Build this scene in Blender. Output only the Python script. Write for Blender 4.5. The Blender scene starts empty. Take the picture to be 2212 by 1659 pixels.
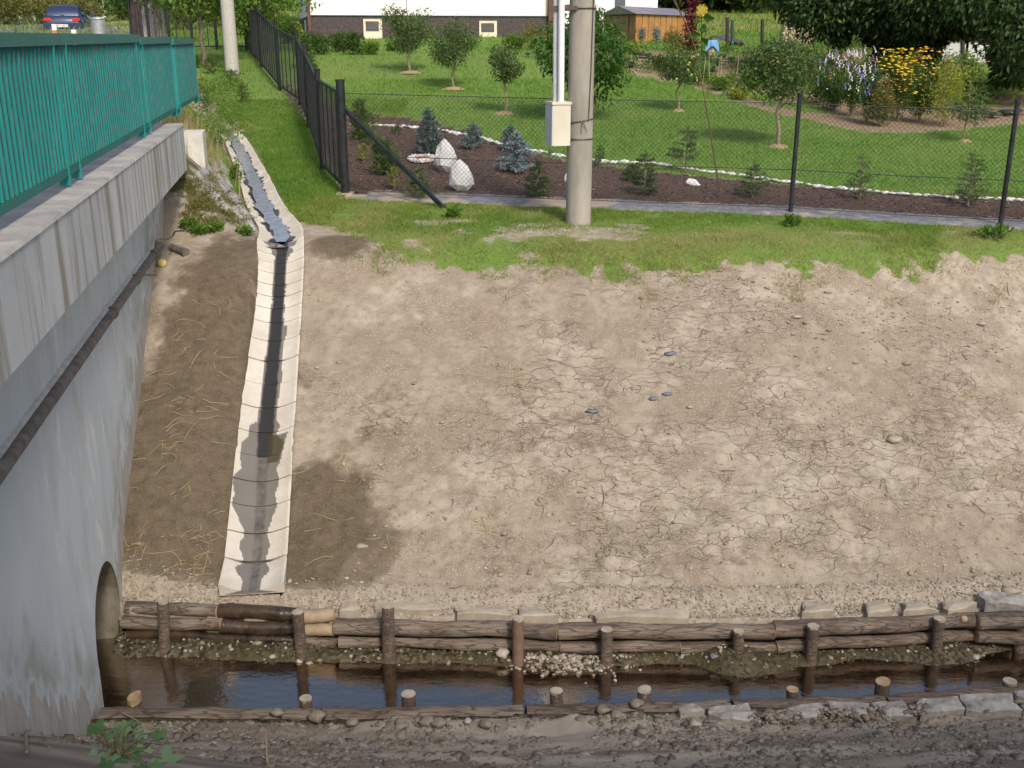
import bpy, math, random
import numpy as np
from mathutils import Vector, Matrix
random.seed(7); RNG = np.random.default_rng(11)
SC = bpy.context.scene; COL = SC.collection
# ---------------- camera, sky, sun ----------------
FPX, CX, CY = 2300.0, 1106.0, 829.5          # focal length and centre for a 2212 px wide picture
TH = math.atan((CY-80)/FPX); CT, ST = math.cos(TH), math.sin(TH)
cam = bpy.data.cameras.new('camera'); camo = bpy.data.objects.new('camera', cam); COL.objects.link(camo)
cam.sensor_width = 36; cam.lens = 36*FPX/2212; cam.clip_start = .05; cam.clip_end = 3000
camo.location = (0, 0, 0); camo.rotation_euler = (math.pi/2-TH, 0, 0); SC.camera = camo
SUN_EL, SUN_AZ = math.radians(44), math.radians(157)   # azimuth clockwise from +Y: behind the camera, to its right
w = bpy.data.worlds.new('World'); SC.world = w; w.use_nodes = True
nt = w.node_tree; bg = nt.nodes['Background']; sky = nt.nodes.new('ShaderNodeTexSky')
sky.sky_type = 'NISHITA'; sky.sun_disc = False; sky.sun_elevation = SUN_EL; sky.sun_rotation = SUN_AZ
sky.air_density = 1.0; sky.dust_density = 4.0; sky.ozone_density = .6
nt.links.new(sky.outputs[0], bg.inputs[0]); bg.inputs[1].default_value = .14
sl = bpy.data.lights.new('sun', 'SUN'); sl.energy = 2.3; sl.angle = math.radians(7); sl.color = (1, .93, .82)
so = bpy.data.objects.new('sun', sl); COL.objects.link(so)
sd = Vector((math.sin(SUN_AZ)*math.cos(SUN_EL), math.cos(SUN_AZ)*math.cos(SUN_EL), math.sin(SUN_EL)))
so.rotation_euler = sd.to_track_quat('Z', 'Y').to_euler()
SC.view_settings.view_transform = 'Standard'; SC.view_settings.look = 'None'
SC.view_settings.exposure = .22; SC.view_settings.gamma = 1
SC.cycles.max_bounces = 6; SC.cycles.transparent_max_bounces = 12
# ---------------- helpers ----------------
def ray(u, v):
    x = (u-CX)/FPX; up = (CY-v)/FPX
    return np.array([x, CT+up*ST, -ST+up*CT])
def PZ(u, v, z):
    r = ray(u, v); return Vector(r*(z/r[2]))
def PY(u, v, y):
    r = ray(u, v); return Vector(r*(y/r[1]))
DX, DY = -.1857, .9826       # bridge direction
NX, NY = -.9826, -.1857      # to the left of it
def SDp(s, d, z): return Vector((DX*s+NX*d, DY*s+NY*d, z))
def PD(u, v, d):
    r = ray(u, v); return Vector(r*(d/(r[0]*NX+r[1]*NY)))
_tab = RNG.random((256, 256))
def vnoise(x, y, seed=0):
    x = np.asarray(x, float)+seed*17.3; y = np.asarray(y, float)+seed*31.7
    xi = np.floor(x).astype(int); yi = np.floor(y).astype(int); fx = x-xi; fy = y-yi
    fx = fx*fx*(3-2*fx); fy = fy*fy*(3-2*fy)
    g = lambda a, b: _tab[a & 255, b & 255]
    return (g(xi, yi)*(1-fx)+g(xi+1, yi)*fx)*(1-fy)+(g(xi, yi+1)*(1-fx)+g(xi+1, yi+1)*fx)*fy
def fbm(x, y, sc, oc=4, seed=0):
    r = 0; a = .5; t = 0
    for i in range(oc):
        r = r+a*(vnoise(x*sc, y*sc, seed+i)-.5)*2; t += a; a *= .5; sc *= 2.03
    return r/t
def sstep(x, a, b):
    t = np.clip((np.asarray(x, float)-a)/(b-a), 0, 1); return t*t*(3-2*t)
def smin(a, b, k):
    h = np.clip(.5+.5*(b-a)/k, 0, 1); return b*(1-h)+a*h-k*h*(1-h)
def YL(x): return np.interp(x, [-4, -2, 0, 2, 3, 4, 4.8, 9, 30], [8.58, 8.44, 8.32, 8.32, 8.36, 8.48, 8.58, 9.4, 16])
def YN(x): return np.interp(x, [-4, -1, 1, 3, 4.2, 9, 30], [7.15, 7.15, 7.22, 7.32, 7.48, 8.3, 14.9])
def XD(y): return np.interp(y, [8.6, 13.3, 14.5, 16, 18.7, 22.4, 27, 40, 60], [-2.38, -2.93, -3.15, -3.69, -4.5, -5.68, -7.6, -13, -22])
def ZD(y): return np.interp(y, [13.3, 14.5, 16, 18.7, 22.4, 27, 35, 60], [-2.6, -2.52, -2.45, -2.3, -2.05, -1.65, -.6, .9])
def ZR(y): return -1.26+.038*np.maximum(0, np.asarray(y, float)-15)
def H(x, y):
    x = np.asarray(x, float); y = np.asarray(y, float)
    s = DX*x+DY*y; d = NX*x+NY*y; yl = YL(x); yn = YN(x)
    k = np.interp(x, [-3, 0], [.78, .5])
    near = np.minimum(-5.06+k*np.maximum(0, yn-.35-y), -1.68)
    near = near+.03*fbm(x, y, 1.2, 3, 3)
    bed = -5.42+.20*sstep(y+.16*fbm(x, y, 1.6, 3, 6), yl-.42, yl-.05)+.035*fbm(x, y, 2.2, 4, 5)+.09*sstep(fbm(x+3, y, .9, 2, 9), .15, .6)*sstep(y, yl-.7, yl-.2)
    slope = -4.9+.49*np.maximum(0, y-yl-.48)+.06*sstep(y, yl+.1, yl+.5)
    slope = slope-.06*(1-sstep(y, yl+.15, yl+.4))
    slope = slope+.28*sstep(-x, 2.7, 3.5)*sstep(y, 8.6, 9.3)+.05*fbm(x, y, .5, 3, 1)*sstep(y, yl+.4, yl+1.5)
    zr_ = -2.52+.085*np.maximum(0, y-16.8)+.05*fbm(x, y, .25, 2, 8)
    zr_ = np.where(y > 105, -2.52+.085*88.2, zr_)
    zd = ZD(y); dx = x-XD(y)
    right = np.minimum(zd+.45*np.maximum(0, dx-.3), np.maximum(zr_, zd))
    kk = 1.0*sstep(y, 13.5, 15.4)
    left = np.minimum(zd+kk*np.maximum(0, -dx-.3), np.maximum(ZR(y), zd))
    dit = np.where(dx > 0, right, left)
    m = sstep(y, 13.0, 14.3)
    farz = smin(slope, zr_, .35)
    farz = np.where(y > 13.0, farz*(1-m)+dit*m, farz)
    tro = (y > yl+.3) & (y < 30)
    farz = farz-.13*(1-sstep(np.abs(dx), .24, .3))*tro
    z = np.where(y < yn-.035, near, np.where(y < yl+.08, bed, farz))
    a = (y >= yn-.16) & (y < yn-.08)
    inside = (d > 1.98) & (s < 15.3) & (d < 8.4)
    return np.where(inside, -5.47, z)
def Hf(x, y): return float(H(x, y))
def G(u, v, lift=0.0, t0=3, t1=130):
    r = ray(u, v); t = np.concatenate([np.arange(t0, 30, .01), np.arange(30, t1, .05)])
    h = H(r[0]*t, r[1]*t)+lift; below = r[2]*t < h
    i = int(np.argmax(below)) if below.any() else len(t)-1
    return Vector((r[0]*t[i], r[1]*t[i], h[i]))

def tag(o, label=None, cat=None, group=None, kind=None):
    if label: o['label'] = label
    if cat: o['category'] = cat
    if group: o['group'] = group
    if kind: o['kind'] = kind
    return o
def empty(name, loc, label, cat, group=None, rz=0):
    o = bpy.data.objects.new(name, None); COL.objects.link(o); o.location = loc; o.rotation_euler = (0, 0, rz)
    o.empty_display_size = .1
    return tag(o, label, cat, group)
def npmesh(name, V, F, mat, attrs=None, smooth=False, parent=None, uvs=None):
    V = np.asarray(V, np.float32); me = bpy.data.meshes.new(name)
    if isinstance(F, np.ndarray):
        n, k = F.shape
        me.vertices.add(len(V)); me.vertices.foreach_set('co', V.ravel())
        me.loops.add(n*k); me.loops.foreach_set('vertex_index', F.astype(np.int32).ravel())
        me.polygons.add(n); me.polygons.foreach_set('loop_start', np.arange(0, n*k, k, dtype=np.int32))
        me.polygons.foreach_set('loop_total', np.full(n, k, np.int32)); me.update(calc_edges=True)
    else:
        me.from_pydata([tuple(p) for p in V], [], F)
    if attrs:
        for a, val in attrs.items():
            at = me.attributes.new(a, 'FLOAT', 'POINT'); at.data.foreach_set('value', np.asarray(val, np.float32).ravel())
    if smooth: me.polygons.foreach_set('use_smooth', np.ones(len(me.polygons), bool))
    if mat: me.materials.append(mat)
    me.validate(verbose=False)
    o = bpy.data.objects.new(name, me); COL.objects.link(o)
    if parent: o.parent = parent
    return o
def gridfaces(nu, nv):
    a = (np.arange(nu-1)[:, None]*nv+np.arange(nv-1)[None, :]).ravel()
    return np.stack([a, a+nv, a+nv+1, a+1], 1)
def ring_basis(t):
    t = t.normalized(); up = Vector((0, 0, 1)) if abs(t.z) < .95 else Vector((1, 0, 0))
    a = t.cross(up).normalized(); return a, a.cross(t).normalized()
class MB:
    def __init__(s): s.V = []; s.F = []
    def add(s, V, F):
        b = len(s.V); s.V += [tuple(p) for p in V]; s.F += [tuple(i+b for i in f) for f in F]; return s
    def box(s, c, size, rz=0, R=None):
        c = Vector(c); hx, hy, hz = [q/2 for q in size]
        R = R or Matrix.Rotation(rz, 3, 'Z')
        V = [c+R@Vector((x, y, z)) for x in (-hx, hx) for y in (-hy, hy) for z in (-hz, hz)]
        return s.add(V, [(0, 1, 3, 2), (4, 6, 7, 5), (0, 4, 5, 1), (2, 3, 7, 6), (0, 2, 6, 4), (1, 5, 7, 3)])
    def beam(s, p, q, w, h):
        p = Vector(p); q = Vector(q); t = (q-p); a, b = ring_basis(t)
        V = [e+a*(w/2*i)+b*(h/2*j) for e in (p, q) for i, j in ((-1, -1), (1, -1), (1, 1), (-1, 1))]
        return s.add(V, [(0, 1, 2, 3), (7, 6, 5, 4), (0, 4, 5, 1), (1, 5, 6, 2), (2, 6, 7, 3), (3, 7, 4, 0)])
    def tube(s, pts, rad, n=8, cap=True, jit=0):
        pts = [Vector(p) for p in pts]; m = len(pts)
        if not hasattr(rad, '__len__'): rad = [rad]*m
        V = []; a0 = None
        for i, p in enumerate(pts):
            t = pts[min(i+1, m-1)]-pts[max(i-1, 0)]
            if t.length < 1e-9: t = Vector((0, 0, 1))
            t.normalize()
            if a0 is None: a = ring_basis(t)[0]; b = t.cross(a)
            else:
                a = a0-t*a0.dot(t)
                a = a.normalized() if a.length > 1e-6 else ring_basis(t)[0]; b = t.cross(a)
            a0 = a
            for k in range(n):
                an = 2*math.pi*k/n; r = rad[i]*(1+jit*(random.random()-.5))
                V.append(p+a*(r*math.cos(an))+b*(r*math.sin(an)))
        F = [(i*n+k, i*n+(k+1) % n, (i+1)*n+(k+1) % n, (i+1)*n+k) for i in range(m-1) for k in range(n)]
        if cap:
            e = len(V); V = V+V[:n]+V[(m-1)*n:m*n]; F += [tuple(e+k for k in range(n-1, -1, -1)), tuple(e+n+k for k in range(n))]
        return s.add(V, F)
    def blob(s, c, r, seed=0, rough=.25, squash=(1, 1, 1), sub=2, fl=.0):
        V, F = ico(sub); out = []
        for p in V:
            x, y, z = p
            q = 1+rough*(float(vnoise(x*1.7+z*2.3+seed*3.1, y*1.9-z*1.1+seed, seed))-.5)*2+rough*.5*(float(vnoise(x*4+z*3+seed, y*4+z, seed+5))-.5)*2
            out.append(Vector((c[0]+x*q*r*squash[0], c[1]+y*q*r*squash[1], c[2]+max(z, -fl if fl else -9)*q*r*squash[2])))
        return s.add(out, F)
    def build(s, name, mat, parent=None, smooth=False, loc=None, attrs=None):
        V = np.array(s.V, np.float32)
        if parent is not None and loc is None: loc = parent.location
        if loc is not None and parent is None: V = V-np.array(loc, np.float32)
        elif parent is not None:
            R = np.array(parent.matrix_basis.inverted())
            V = (np.c_[V, np.ones(len(V))]@R.T)[:, :3] if LOCALIZE else V
        o = npmesh(name, V, s.F, mat, smooth=smooth, parent=parent, attrs=attrs)
        if loc is not None and parent is None: o.location = loc
        return o
LOCALIZE = True
_ico = {}
def ico(n):
    if n in _ico: return _ico[n]
    import bmesh
    bm = bmesh.new(); bmesh.ops.create_icosphere(bm, subdivisions=n, radius=1)
    r = ([tuple(v.co) for v in bm.verts], [tuple(v.index for v in f.verts) for f in bm.faces]); bm.free(); _ico[n] = r; return r
def copy_tree(o, parent=None):
    c = o.copy(); COL.objects.link(c); c.parent = parent
    for ch in [k for k in o.children]: copy_tree(ch, c)
    return c
# ---------------- material helper ----------------
class NT:
    def __init__(s, name):
        s.m = bpy.data.materials.new(name); s.m.use_nodes = True; s.t = s.m.node_tree; s.p = s.t.nodes['Principled BSDF']
        s.out = s.t.nodes['Material Output']; s.co = s.n('ShaderNodeTexCoord').outputs['Object']
    def n(s, t, **k):
        q = s.t.nodes.new(t)
        for a, b in k.items(): setattr(q, a, b)
        return q
    def put(s, sock, v):
        if isinstance(v, bpy.types.NodeSocket): s.t.links.new(v, sock)
        elif isinstance(v, (tuple, list)) and len(v) == 3 and sock.type == 'RGBA': sock.default_value = (*v, 1)
        else: sock.default_value = v
    def geo(s): return s.n('ShaderNodeNewGeometry').outputs['Position']
    def mapn(s, co, scale=(1, 1, 1), rot=(0, 0, 0), loc=(0, 0, 0)):
        q = s.n('ShaderNodeMapping'); s.put(q.inputs[0], co); q.inputs['Scale'].default_value = scale; q.inputs['Rotation'].default_value = rot; q.inputs['Location'].default_value = loc
        return q.outputs[0]
    def noise(s, sc, det=4, rough=.6, co=None, dist=0):
        q = s.n('ShaderNodeTexNoise'); s.put(q.inputs['Vector'], co or s.co); q.inputs['Scale'].default_value = sc
        q.inputs['Detail'].default_value = det; q.inputs['Roughness'].default_value = rough; q.inputs['Distortion'].default_value = dist
        return q.outputs[0]
    def vor(s, sc, feat='F1', co=None, out=0, rnd=1):
        q = s.n('ShaderNodeTexVoronoi', feature=feat); s.put(q.inputs['Vector'], co or s.co); q.inputs['Scale'].default_value = sc
        q.inputs['Randomness'].default_value = rnd
        return q.outputs[out]
    def ramp(s, f, st, interp='LINEAR'):
        q = s.n('ShaderNodeValToRGB'); s.put(q.inputs[0], f); e = q.color_ramp.elements; q.color_ramp.interpolation = interp
        while len(e) > len(st): e.remove(e[-1])
        while len(e) < len(st): e.new(.5)
        for k, (p, c) in enumerate(st):
            e[k].position = p; e[k].color = (c, c, c, 1) if not hasattr(c, '__len__') else (*c, 1)
        return q.outputs[0]
    def mix(s, f, a, b, mode='MIX'):
        q = s.n('ShaderNodeMix', data_type='RGBA', blend_type=mode); s.put(q.inputs[0], f); s.put(q.inputs[6], a); s.put(q.inputs[7], b); return q.outputs[2]
    def math(s, op, a, b=0.0, c=None):
        q = s.n('ShaderNodeMath', operation=op); s.put(q.inputs[0], a); s.put(q.inputs[1], b)
        if c is not None: s.put(q.inputs[2], c)
        return q.outputs[0]
    def attr(s, a): return s.n('ShaderNodeAttribute', attribute_name=a).outputs['Fac']
    def bump(s, h, st=.5, dist=.01, nrm=None):
        q = s.n('ShaderNodeBump'); s.put(q.inputs['Height'], h); q.inputs['Strength'].default_value = st; q.inputs['Distance'].default_value = dist
        if nrm: s.put(q.inputs['Normal'], nrm)
        s.put(s.p.inputs['Normal'], q.outputs[0]); return q.outputs[0]
    def base(s, c): s.put(s.p.inputs['Base Color'], c); return s
    def rough(s, v): s.put(s.p.inputs['Roughness'], v); return s
    def metal(s, v): s.put(s.p.inputs['Metallic'], v); return s
    def sub(s, v=.3): return s
def pm(name, c1, c2, sc=6, rough=.8, bump=.3, bsc=None, bd=.005, det=5, stretch=None, metal=0, contrast=(.35, .65), spec=.4):
    m = NT(name); co = m.mapn(m.co, stretch) if stretch else m.co
    f = m.ramp(m.noise(sc, det, .65, co), [(contrast[0], 0), (contrast[1], 1)])
    m.base(m.mix(f, c1, c2)); m.rough(rough); m.metal(metal); m.p.inputs['Specular IOR Level'].default_value = spec
    if bump: m.bump(m.noise(bsc or sc*4, 4, .7, co), bump, bd)
    return m.m
def leafmat(name, c1, c2, trans=.35, rough=.55, c3=None):
    m = NT(name); r = m.attr('rnd'); c = m.ramp(r, [(0, c1), (.75, c2), (1, c3 or c2)])
    c = m.mix(m.ramp(m.noise(2.2, 3, co=m.geo()), [(.3, 0), (.7, .5)]), c, c1)
    m.base(c); m.rough(rough); m.p.inputs['Specular IOR Level'].default_value = .3
    tr = m.n('ShaderNodeBsdfTranslucent'); m.put(tr.inputs[0], c); mx = m.n('ShaderNodeMixShader'); mx.inputs[0].default_value = trans
    m.t.links.new(m.p.outputs[0], mx.inputs[1]); m.t.links.new(tr.outputs[0], mx.inputs[2]); m.t.links.new(mx.outputs[0], m.out.inputs[0])
    return m.m
# leaves: diamond cards of two bent triangles
def leaf_arrays(P, D, L, Wd, droop=.15):
    n = len(P); P = np.asarray(P); D = np.asarray(D); D = D/np.linalg.norm(D, axis=1)[:, None]
    r = RNG.normal(size=(n, 3)); S = np.cross(D, r); S /= np.linalg.norm(S, axis=1)[:, None]+1e-9
    L = np.broadcast_to(L, n)[:, None]; Wd = np.broadcast_to(Wd, n)[:, None]
    N = np.cross(S, D)
    tip = P+D*L-N*L*droop; mid = P+D*L*.45
    V = np.stack([P, mid+S*Wd/2+N*L*.04, tip, mid-S*Wd/2+N*L*.04], 1).reshape(-1, 3)
    F = np.arange(n*4).reshape(n, 4); F = np.concatenate([F[:, [0, 1, 2]], F[:, [0, 2, 3]]], 0)
    return V, F, np.repeat(RNG.random(n), 4)
def leafobj(name, P, D, L, Wd, mat, parent=None, droop=.15):
    V, F, r = leaf_arrays(P, D, L, Wd, droop)
    if parent is not None: V = V-np.array(parent.location)
    return npmesh(name, V, F, mat, {'rnd': r}, parent=parent)
def rdir(n, up=0.0):
    d = RNG.normal(size=(n, 3)); d /= np.linalg.norm(d, axis=1)[:, None]; d[:, 2] += up; return d
# ---------------- ground ----------------
def axis(a, b, st, lo, hi, g=1.09, first=None):
    c = list(np.arange(a, b, st)); s0 = st; x = c[-1]
    while x < hi: s0 = min(s0*g, max(2., abs(x)*.06)); x += s0; c.append(x)
    s0 = st; x = c[0]; p = []
    while x > lo: s0 = min(s0*g, max(2., abs(x)*.06)); x -= s0; p.append(x)
    return np.array(p[::-1]+c)
gx = axis(-5.0, 7.2, .025, -400, 400); gy = axis(6.0, 15.4, .025, -60, 900, 1.045)
X, Y = np.meshgrid(gx, gy, indexing='ij')
Z = H(X, Y)
yl, yn = YL(X), YN(X); dxd = X-XD(Y); Dd = NX*X+NY*Y
# where grass grows, where the earth is damp, where the mulch lies (world-space masks)
GE = [G(u, v) for u, v in [(655, 478), (700, 486), (760, 505), (830, 540), (880, 566), (950, 583), (1050, 594), (1200, 590), (1320, 600), (1450, 590), (1600, 583), (1750, 588), (1900, 595), (2000, 583), (2100, 566), (2212, 560), (2400, 556)]]
ge = np.interp(X, [p.x for p in GE], [p.y for p in GE])
gnoise = .45*fbm(X, Y, 1.6, 5, 21)+.8*fbm(X, Y, 5, 4, 22)
def FENY(x): return np.interp(x, [-20, -2.6, 4.2, 6.9, 20], [17.2+.2*0, 17.05, 15.75, 14.9, 10.8])
grass = sstep(Y-ge+.35*gnoise, -.12, .18)
grass = np.where(dxd < .33, 0, grass)
leftg = (dxd < -.3) & (Y > 15.2)
grass = np.where(leftg, sstep(fbm(X, Y, 1.1, 3, 4)+.9*sstep(Y, 15.2, 16.5), .2, .5), grass)
grass = np.where((Y > 16) & (dxd > .32), 1, grass)
bare = np.maximum(sstep(fbm(X, Y, .9, 4, 33), .1, .4)*(Y < 15.2)*(X > -1.5)*(X < 3.5), .8*sstep(fbm(X, Y, 1.7, 4, 34), .2, .5)*(Y < 15))
grass = grass*(1-.65*bare)
bedpoly = [(-7.5, 30.2)]
def BEDY(x): return np.interp(x, [-6.5, -5, -2.8, -2.1, -1.2, 0, 1.0, 2.2, 3.6, 5.0, 6.2, 8.1, 14], [31, 28, 25.6, 25.3, 24.0, 21.7, 20.2, 19.4, 18.5, 17.7, 17.1, 16.5, 14.5])
FX0 = np.interp(Y, [17, 18, 19.2, 24, 28, 33, 38, 60], [-2.65, -2.95, -3.2, -4.4, -5.6, -7.3, -9.5, -20])
mulch = ((Y < BEDY(X)+.05*gnoise) & (Y > FENY(X)+.12) & (X > FX0+.05)).astype(float)
grass = np.where((Y > FENY(X)-.32+.06*gnoise) & (Y < BEDY(X)) & (X > FX0+.02), 0, grass)
fabric = ((Y > FENY(X)-.3+.05*gnoise) & (Y <= FENY(X)+.45+.08*gnoise) & (X > -2.3)).astype(float)
grass = np.where((Y < yl+.3), 0, grass)
def ell(cx, cy, rx, ry, k=.35): return sstep(1-np.sqrt(((X-cx)/rx)**2+((Y-cy)/ry)**2)+k*1.5*fbm(X, Y, 1.5, 5, 14)+.12*fbm(X, Y, 9, 3, 16), -.35, .55)
damp = np.maximum.reduce([1.3*ell(-3.45, 12.0, .7, 1.9), 1.4*ell(-3.3, 10.6, .85, 1.8), 1.4*ell(-3.15, 9.4, .9, 1.1), ell(-1.85, 9.3, .42, 1.05, .9)*.95, ell(-1.4, 9.15, .45, .5, 1.0)*.7, ell(-1.35, 10.9, .3, .5, .9)*.35, ell(-2.25, 13.7, .45, .35), ell(-3.4, 13.4, .4, .6), ell(.3, 10.4, 1.1, .25, 1.6)*.3, ell(3.9, 11, 1.2, .3, 1.6)*.25, ell(1, 9.05, 2.5, .12, 1.2)*.3])
damp = damp*(Y > yl+.35)
stream = ((Y > yn-.1) & (Y < yl+.08)).astype(float)
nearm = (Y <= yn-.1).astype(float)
crack = np.clip(ell(1.2, 11.2, 2.6, 1.8, .6)+ell(3.8, 10.4, 2.6, 1.4, .9)*.8+ell(1.2, 9.8, 2.2, .8, .9)*.6, 0, 1)
ledge = (Y > yl+.08)*(1-sstep(Y-yl-.08*fbm(X, Y, 2, 3, 15), .3, .5))
meadow = sstep(Y, 44, 50)
LV = [G(u, v) for u, v in [(1320, 140), (1370, 158), (1440, 172), (1560, 205), (1700, 250), (1860, 284), (2000, 284), (2212, 268), (2260, 268)]]
veg = (X > LV[0].x)*sstep(Y-np.interp(X, [p.x for p in LV], [p.y for p in LV])+.25*fbm(X, Y, .8, 3, 41), -.1, .25)*(1-sstep(Y, 38, 40)); grass = grass*(1-veg*sstep(fbm(X, Y, .6, 3, 40)+.9*(1-sstep(Y-np.interp(X, [p.x for p in LV], [p.y for p in LV]), .6, 2.5)), -.25, .1))
dirtm = (1-grass)*(1-mulch)*(Y > yl+.4)*(Y < 17)
fine = (np.abs(X) < 8) & (Y > 5.5) & (Y < 16)
clod = np.maximum(0, fbm(X, Y, 7, 4, 50))
lower = sstep(11.3-Y+.8*fbm(X, Y, .9, 2, 51)+.4*(X > 2), 0, 1.5)
Z = Z+fine*dirtm*(.014*fbm(X, Y, 2.6, 3, 52)+.013*fbm(X, Y, 8, 4, 53)+.035*np.maximum(0, fbm(X, Y, 3.4, 4, 54)-.12)+.03*np.maximum(0, .12-np.abs(fbm(X, Y, 2.1, 4, 49)))*-1.2+.035*clod*lower+.006*clod)
streak = fbm(X*.28+Y*.05, Y*2.6, 2.2, 4, 55)
pile = sstep(Y, yn-.75, yn-.3)*nearm
Z = Z+fine*nearm*(.055*streak*(1-pile)+.03*fbm(X, Y, 5, 4, 56)*(1-pile)+pile*(.05*fbm(X, Y, 1.6, 2, 59)+.05*np.maximum(0, fbm(X, Y, 5.5, 3, 57))+.035*clod))
Z = Z+stream*.012*fbm(X, Y, 9, 3, 58)+fine*grass*.02*fbm(X, Y, 5, 3, 60)
GM = NT('ground_surface'); m = GM; P = m.geo()
n1, n2, n3 = m.attr('n1'), m.noise(9, 5, .65, P), m.noise(60, 3, .7, P); nst = m.attr('nst')
dirt = m.mix(m.ramp(n1, [(.35, 0), (.65, 1)]), (.345, .292, .226), (.425, .37, .298))
dirt = m.mix(m.ramp(nst, [(.42, 0), (.62, .55)]), dirt, (.23, .18, .13)); dirt = m.mix(m.ramp(n2, [(.42, 0), (.68, .65)]), dirt, (.195, .15, .105))
dirt = m.mix(m.ramp(n3, [(.45, 0), (.75, .5)]), dirt, (.45, .40, .33))
vd = m.vor(26, 'F1', P); cl = m.ramp(m.math('MULTIPLY', m.ramp(vd, [(.12, 1), (.3, 0)]), m.ramp(nst, [(.5, 0), (.62, 1)])), [(0, 0), (1, .55)])
dirt = m.mix(cl, dirt, (.62, .56, .47))
wob = m.n('ShaderNodeVectorMath', operation='MULTIPLY_ADD'); nn = m.n('ShaderNodeTexNoise'); m.put(nn.inputs['Vector'], P); nn.inputs['Scale'].default_value = 5
nn.inputs['Detail'].default_value = 5
m.put(wob.inputs[0], nn.outputs['Color']); wob.inputs[1].default_value = (.22, .22, .22); m.put(wob.inputs[2], P)
wp = m.mapn(wob.outputs[0], (.8, 2.1, 1.0), (0, 0, -.16))
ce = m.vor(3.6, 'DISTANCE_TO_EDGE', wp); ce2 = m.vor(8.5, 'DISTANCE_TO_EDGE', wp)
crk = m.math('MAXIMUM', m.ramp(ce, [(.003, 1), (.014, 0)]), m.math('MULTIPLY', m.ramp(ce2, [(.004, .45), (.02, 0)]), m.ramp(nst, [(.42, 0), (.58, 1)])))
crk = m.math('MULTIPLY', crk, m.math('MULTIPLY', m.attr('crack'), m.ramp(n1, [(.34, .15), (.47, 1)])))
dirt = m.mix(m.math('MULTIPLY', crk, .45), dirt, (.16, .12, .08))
wet = m.mix(m.ramp(n2, [(.35, 0), (.7, 1)]), (.075, .056, .036), (.155, .12, .08)); wet = m.mix(m.ramp(n3, [(.5, 0), (.7, .5)]), wet, (.26, .21, .14))
dirt = m.mix(m.ramp(m.math('ADD', m.attr('damp'), m.math('MULTIPLY', m.math('SUBTRACT', n2, .5), 1.1)), [(.2, 0), (.85, .92)]), dirt, wet)
# churned mud on the near bank, its grey darkened in place of shade
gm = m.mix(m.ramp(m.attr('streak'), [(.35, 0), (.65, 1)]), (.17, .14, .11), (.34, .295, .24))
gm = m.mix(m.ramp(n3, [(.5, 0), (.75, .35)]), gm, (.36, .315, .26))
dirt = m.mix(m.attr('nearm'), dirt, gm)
vcol = m.vor(34, 'F1', P, 1)
gravel = m.mix(m.ramp(vcol, [(.2, 0), (.8, 1)]), (.26, .21, .155), (.46, .41, .33))
dirt = m.mix(m.math('MULTIPLY', m.attr('ledge'), m.ramp(nst, [(.4, .15), (.6, .75)])), dirt, gravel)
sb = m.mix(m.ramp(vcol, [(.2, 0), (.8, 1)]), (.022, .018, .010), (.15, .125, .085)); sb = m.mix(m.ramp(n1, [(.4, 0), (.65, .7)]), sb, (.055, .045, .018))
dirt = m.mix(m.attr('stream'), dirt, sb)
mu = m.mix(m.ramp(n3, [(.4, 0), (.62, 1)]), (.035, .022, .018), (.17, .11, .09))
dirt = m.mix(m.attr('mulch'), dirt, mu)
fb = m.mix(m.ramp(n2, [(.45, 0), (.7, 1)]), (.17, .175, .20), (.30, .30, .31)); fb = m.mix(m.ramp(n1, [(.55, 0), (.62, .8)]), fb, (.42, .34, .25))
dirt = m.mix(m.attr('fabric'), dirt, fb)
dirt = m.mix(m.attr('veg'), dirt, (.26, .19, .12))
wg = m.mix(m.ramp(n2, [(.35, 0), (.65, 1)]), (.17, .155, .125), (.36, .34, .30)); wg = m.mix(m.ramp(nst, [(.5, 0), (.56, .9)]), wg, (.085, .075, .018)); dirt = m.mix(m.attr('wing'), dirt, wg)
gr = m.mix(m.ramp(n2, [(.3, 0), (.7, 1)]), (.105, .195, .035), (.19, .275, .06)); gr = m.mix(m.ramp(m.attr('n5'), [(.4, 0), (.7, .6)]), gr, (.20, .25, .07))
gr = m.mix(m.ramp(n3, [(.42, 0), (.7, .5)]), gr, (.065, .115, .02))
md = m.mix(m.ramp(m.attr('n5'), [(.4, 0), (.65, 1)]), (.15, .22, .045), (.27, .25, .10))
gr = m.mix(m.attr('meadow'), gr, md)
col = m.mix(m.ramp(m.math('ADD', m.attr('grass'), m.math('MULTIPLY', m.math('SUBTRACT', n2, .5), 1.3)), [(.5, 0), (.85, 1)]), dirt, gr)
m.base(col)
m.rough(m.mix(m.attr('stream'), (.92,)*3, (.5,)*3)); m.p.inputs['Specular IOR Level'].default_value = .2
hh = m.math('ADD', m.math('MULTIPLY', n3, .5), m.math('MULTIPLY', n2, 1.0)); hh = m.math('SUBTRACT', hh, m.math('MULTIPLY', crk, .9))
hh = m.math('ADD', hh, m.math('MULTIPLY', cl, .6))
m.bump(hh, .9, .018)
wing = ((Dd > .75) & (Y > 13.9) & (Y < 17.3) & (dxd < -.28))*sstep(Y+.5*fbm(X, Y, 1.5, 3, 77), 13.8, 14.3)*(1-sstep(Y, 16.3, 17.3)); grass = np.where(wing > .5, grass*.0, grass)
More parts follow.
